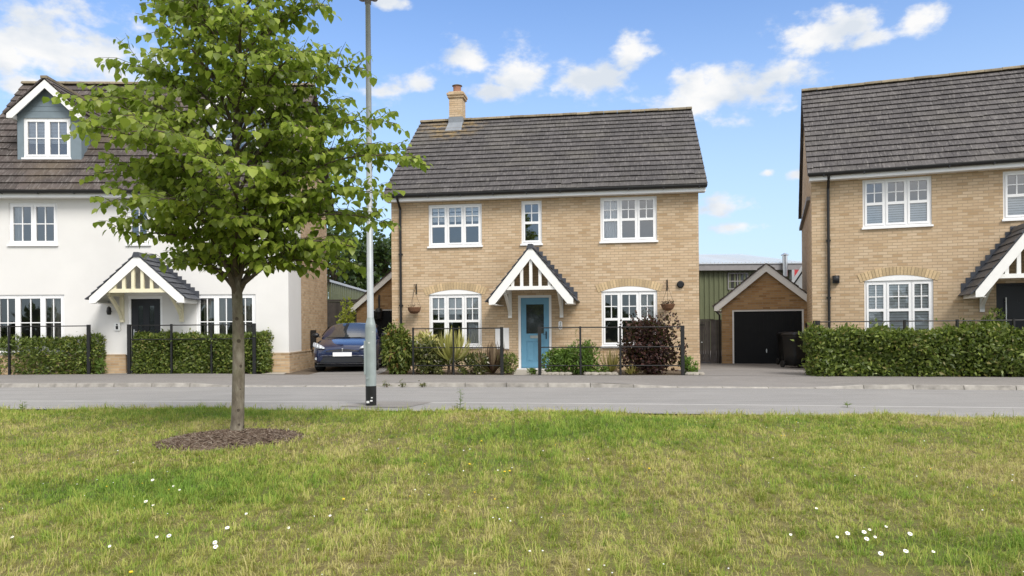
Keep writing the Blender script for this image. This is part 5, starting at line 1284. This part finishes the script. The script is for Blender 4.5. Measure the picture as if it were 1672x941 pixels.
# ------------------------------------------------------------------ sky, sun
SUN_EL, SUN_AZ = rad(47), rad(148)      # azimuth clockwise from +Y (north): behind the camera, to the left
sd = Vector((math.sin(SUN_AZ)*math.cos(SUN_EL), math.cos(SUN_AZ)*math.cos(SUN_EL), math.sin(SUN_EL)))
L = bpy.data.lights.new('sun', 'SUN'); L.energy = SUN_E; L.angle = rad(24); L.color = (1, .955, .89)
so = bpy.data.objects.new('sun', L); COL.objects.link(so); so.rotation_euler = sd.to_track_quat('Z', 'Y').to_euler(); so.location = sd*60
W = bpy.data.worlds.new('World'); scene.world = W; W.use_nodes = True
t = W.node_tree; N_ = t.nodes; N_.clear()
def nn(kind, **kw):
    x = N_.new('ShaderNode'+kind)
    for k, v in kw.items(): setattr(x, k, v)
    return x
def lk(a, b): t.links.new(a, b)
def mth(op, a, b=0.0, c=0.0, clamp=False):
    x = nn('Math', operation=op, use_clamp=clamp)
    for i, v in enumerate((a, b, c)):
        if hasattr(v, 'is_output'): lk(v, x.inputs[i])
        else: x.inputs[i].default_value = v
    return x.outputs[0]
sky = nn('TexSky', sky_type='NISHITA', sun_disc=False, sun_elevation=SUN_EL, sun_rotation=SUN_AZ, altitude=50, air_density=1.0, dust_density=.6, ozone_density=2.2)
tc = nn('TexCoord'); D = tc.outputs['Generated']
clouds = [(85, 75, 150, 78), (5, 95, 70, 60), (620, 150, 42, 26), (690, 137, 30, 20), (640, 3, 40, 12), (762, 92, 48, 38), (842, 118, 55, 46), (815, 150, 60, 16), (975, 130, 78, 32), (1030, 92, 40, 36), (1345, 54, 96, 36), (1425, 62, 36, 18),
          (1495, 32, 38, 26), (1190, 145, 128, 46), (1275, 126, 78, 28), (1150, 170, 90, 22), (1178, 338, 44, 20), (1205, 371, 50, 12), (1300, 286, 20, 12), (1255, 283, 12, 8), (60, 140, 80, 30), (180, 140, 60, 14)]
acc = None
warp = nn('TexNoise'); warp.inputs['Scale'].default_value = 9; warp.inputs['Detail'].default_value = 3; lk(D, warp.inputs['Vector'])
for (px, py, w, h) in clouds:
    d = ray(px, py).normalized(); k = ray(px, py).length
    s = nn('VectorMath', operation='SUBTRACT'); lk(D, s.inputs[0]); s.inputs[1].default_value = d
    q = nn('VectorMath', operation='MULTIPLY'); lk(s.outputs[0], q.inputs[0]); sx = F*k/w/1.15; sz = F*k/h/1.15; q.inputs[1].default_value = (sx, sx*.5, sz)
    l = nn('VectorMath', operation='LENGTH'); lk(q.outputs[0], l.inputs[0]); v = mth('SUBTRACT', 1.0, l.outputs['Value'])
    acc = v if acc is None else mth('SMOOTH_MAX', acc, v, .10)
ns = nn('TexNoise'); ns.inputs['Scale'].default_value = 22; ns.inputs['Detail'].default_value = 7; ns.inputs['Roughness'].default_value = .58
mp = nn('Mapping'); lk(D, mp.inputs['Vector']); mp.inputs['Scale'].default_value = (1, 1, 1.7); lk(mp.outputs[0], ns.inputs['Vector'])
mk = mth('ADD', acc, mth('MULTIPLY', mth('SUBTRACT', ns.outputs['Fac'], .53), 2.6))
mr = nn('MapRange', interpolation_type='SMOOTHSTEP'); lk(mk, mr.inputs['Value']); mr.inputs['From Min'].default_value = -.02; mr.inputs['From Max'].default_value = .74
inside = nn('MapRange', interpolation_type='SMOOTHSTEP'); lk(acc, inside.inputs['Value']); inside.inputs['From Min'].default_value = -.32; inside.inputs['From Max'].default_value = .0
mask = mth('MULTIPLY', mr.outputs[0], inside.outputs[0])
# body tone of the clouds: greyer where the vapour is thick and low
n2 = nn('TexNoise'); n2.inputs['Scale'].default_value = 14; n2.inputs['Detail'].default_value = 5; lk(mp.outputs[0], n2.inputs['Vector'])
cr = nn('ValToRGB'); lk(n2.outputs['Fac'], cr.inputs[0]); cr.color_ramp.elements[0].position = .36; cr.color_ramp.elements[1].position = .58
cr.color_ramp.elements[0].color = (CL*.74, CL*.80, CL*.88, 1); cr.color_ramp.elements[1].color = (CL, CL, CL, 1)
sc_ = nn('VectorMath', operation='MULTIPLY'); lk(sky.outputs[0], sc_.inputs[0]); sc_.inputs[1].default_value = SKY_TINT
# fair weather haze near the horizon
sp = nn('SeparateXYZ'); lk(D, sp.inputs[0])
hz = nn('MapRange', interpolation_type='SMOOTHSTEP'); lk(sp.outputs[2], hz.inputs['Value']); hz.inputs['From Min'].default_value = .46; hz.inputs['From Max'].default_value = -.02; 
hz.inputs['To Min'].default_value = 0; hz.inputs['To Max'].default_value = HAZE
mh = nn('Mix', data_type='RGBA'); lk(hz.outputs[0], mh.inputs[0]); lk(sc_.outputs[0], mh.inputs[6]); mh.inputs[7].default_value = (CL*.66, CL*.83, CL*.98, 1)
mx = nn('Mix', data_type='RGBA'); lk(mask, mx.inputs[0]); lk(mh.outputs[2], mx.inputs[6]); lk(cr.outputs[0], mx.inputs[7])
# broken cloud over the rest of the sky
nb = nn('TexNoise'); nb.inputs['Scale'].default_value = 2.2; nb.inputs['Detail'].default_value = 6; lk(D, nb.inputs['Vector'])
mb = nn('MapRange', interpolation_type='SMOOTHSTEP'); lk(nb.outputs['Fac'], mb.inputs['Value']); mb.inputs['From Min'].default_value = .36; mb.inputs['From Max'].default_value = .52
fw_ = nn('MapRange', interpolation_type='SMOOTHSTEP'); lk(sp.outputs[1], fw_.inputs['Value']); fw_.inputs['From Min'].default_value = .72; fw_.inputs['From Max'].default_value = .52
up_ = nn('MapRange', interpolation_type='SMOOTHSTEP'); lk(sp.outputs[2], up_.inputs['Value']); up_.inputs['From Min'].default_value = .02; up_.inputs['From Max'].default_value = .2
mo = nn('Mix', data_type='RGBA'); lk(mth('MULTIPLY', mth('MULTIPLY', mb.outputs[0], fw_.outputs[0]), up_.outputs[0]), mo.inputs[0]); lk(mx.outputs[2], mo.inputs[6]); mo.inputs[7].default_value = (CL*1.45, CL*1.43, CL*1.40, 1)
bg = nn('Background'); lk(mo.outputs[2], bg.inputs[0]); bg.inputs[1].default_value = SKY_S
ow = nn('OutputWorld'); lk(bg.outputs[0], ow.inputs[0])
vs_ = scene.view_settings; vs_.view_transform = 'Standard'; vs_.look = 'None'; vs_.exposure = EXPO; vs_.gamma = 1; vs_.use_curve_mapping = False
scene.render.engine = 'CYCLES'
cy = scene.cycles; cy.max_bounces = 8; cy.transparent_max_bounces = 12; cy.use_denoising = True; cy.sample_clamp_indirect = 6
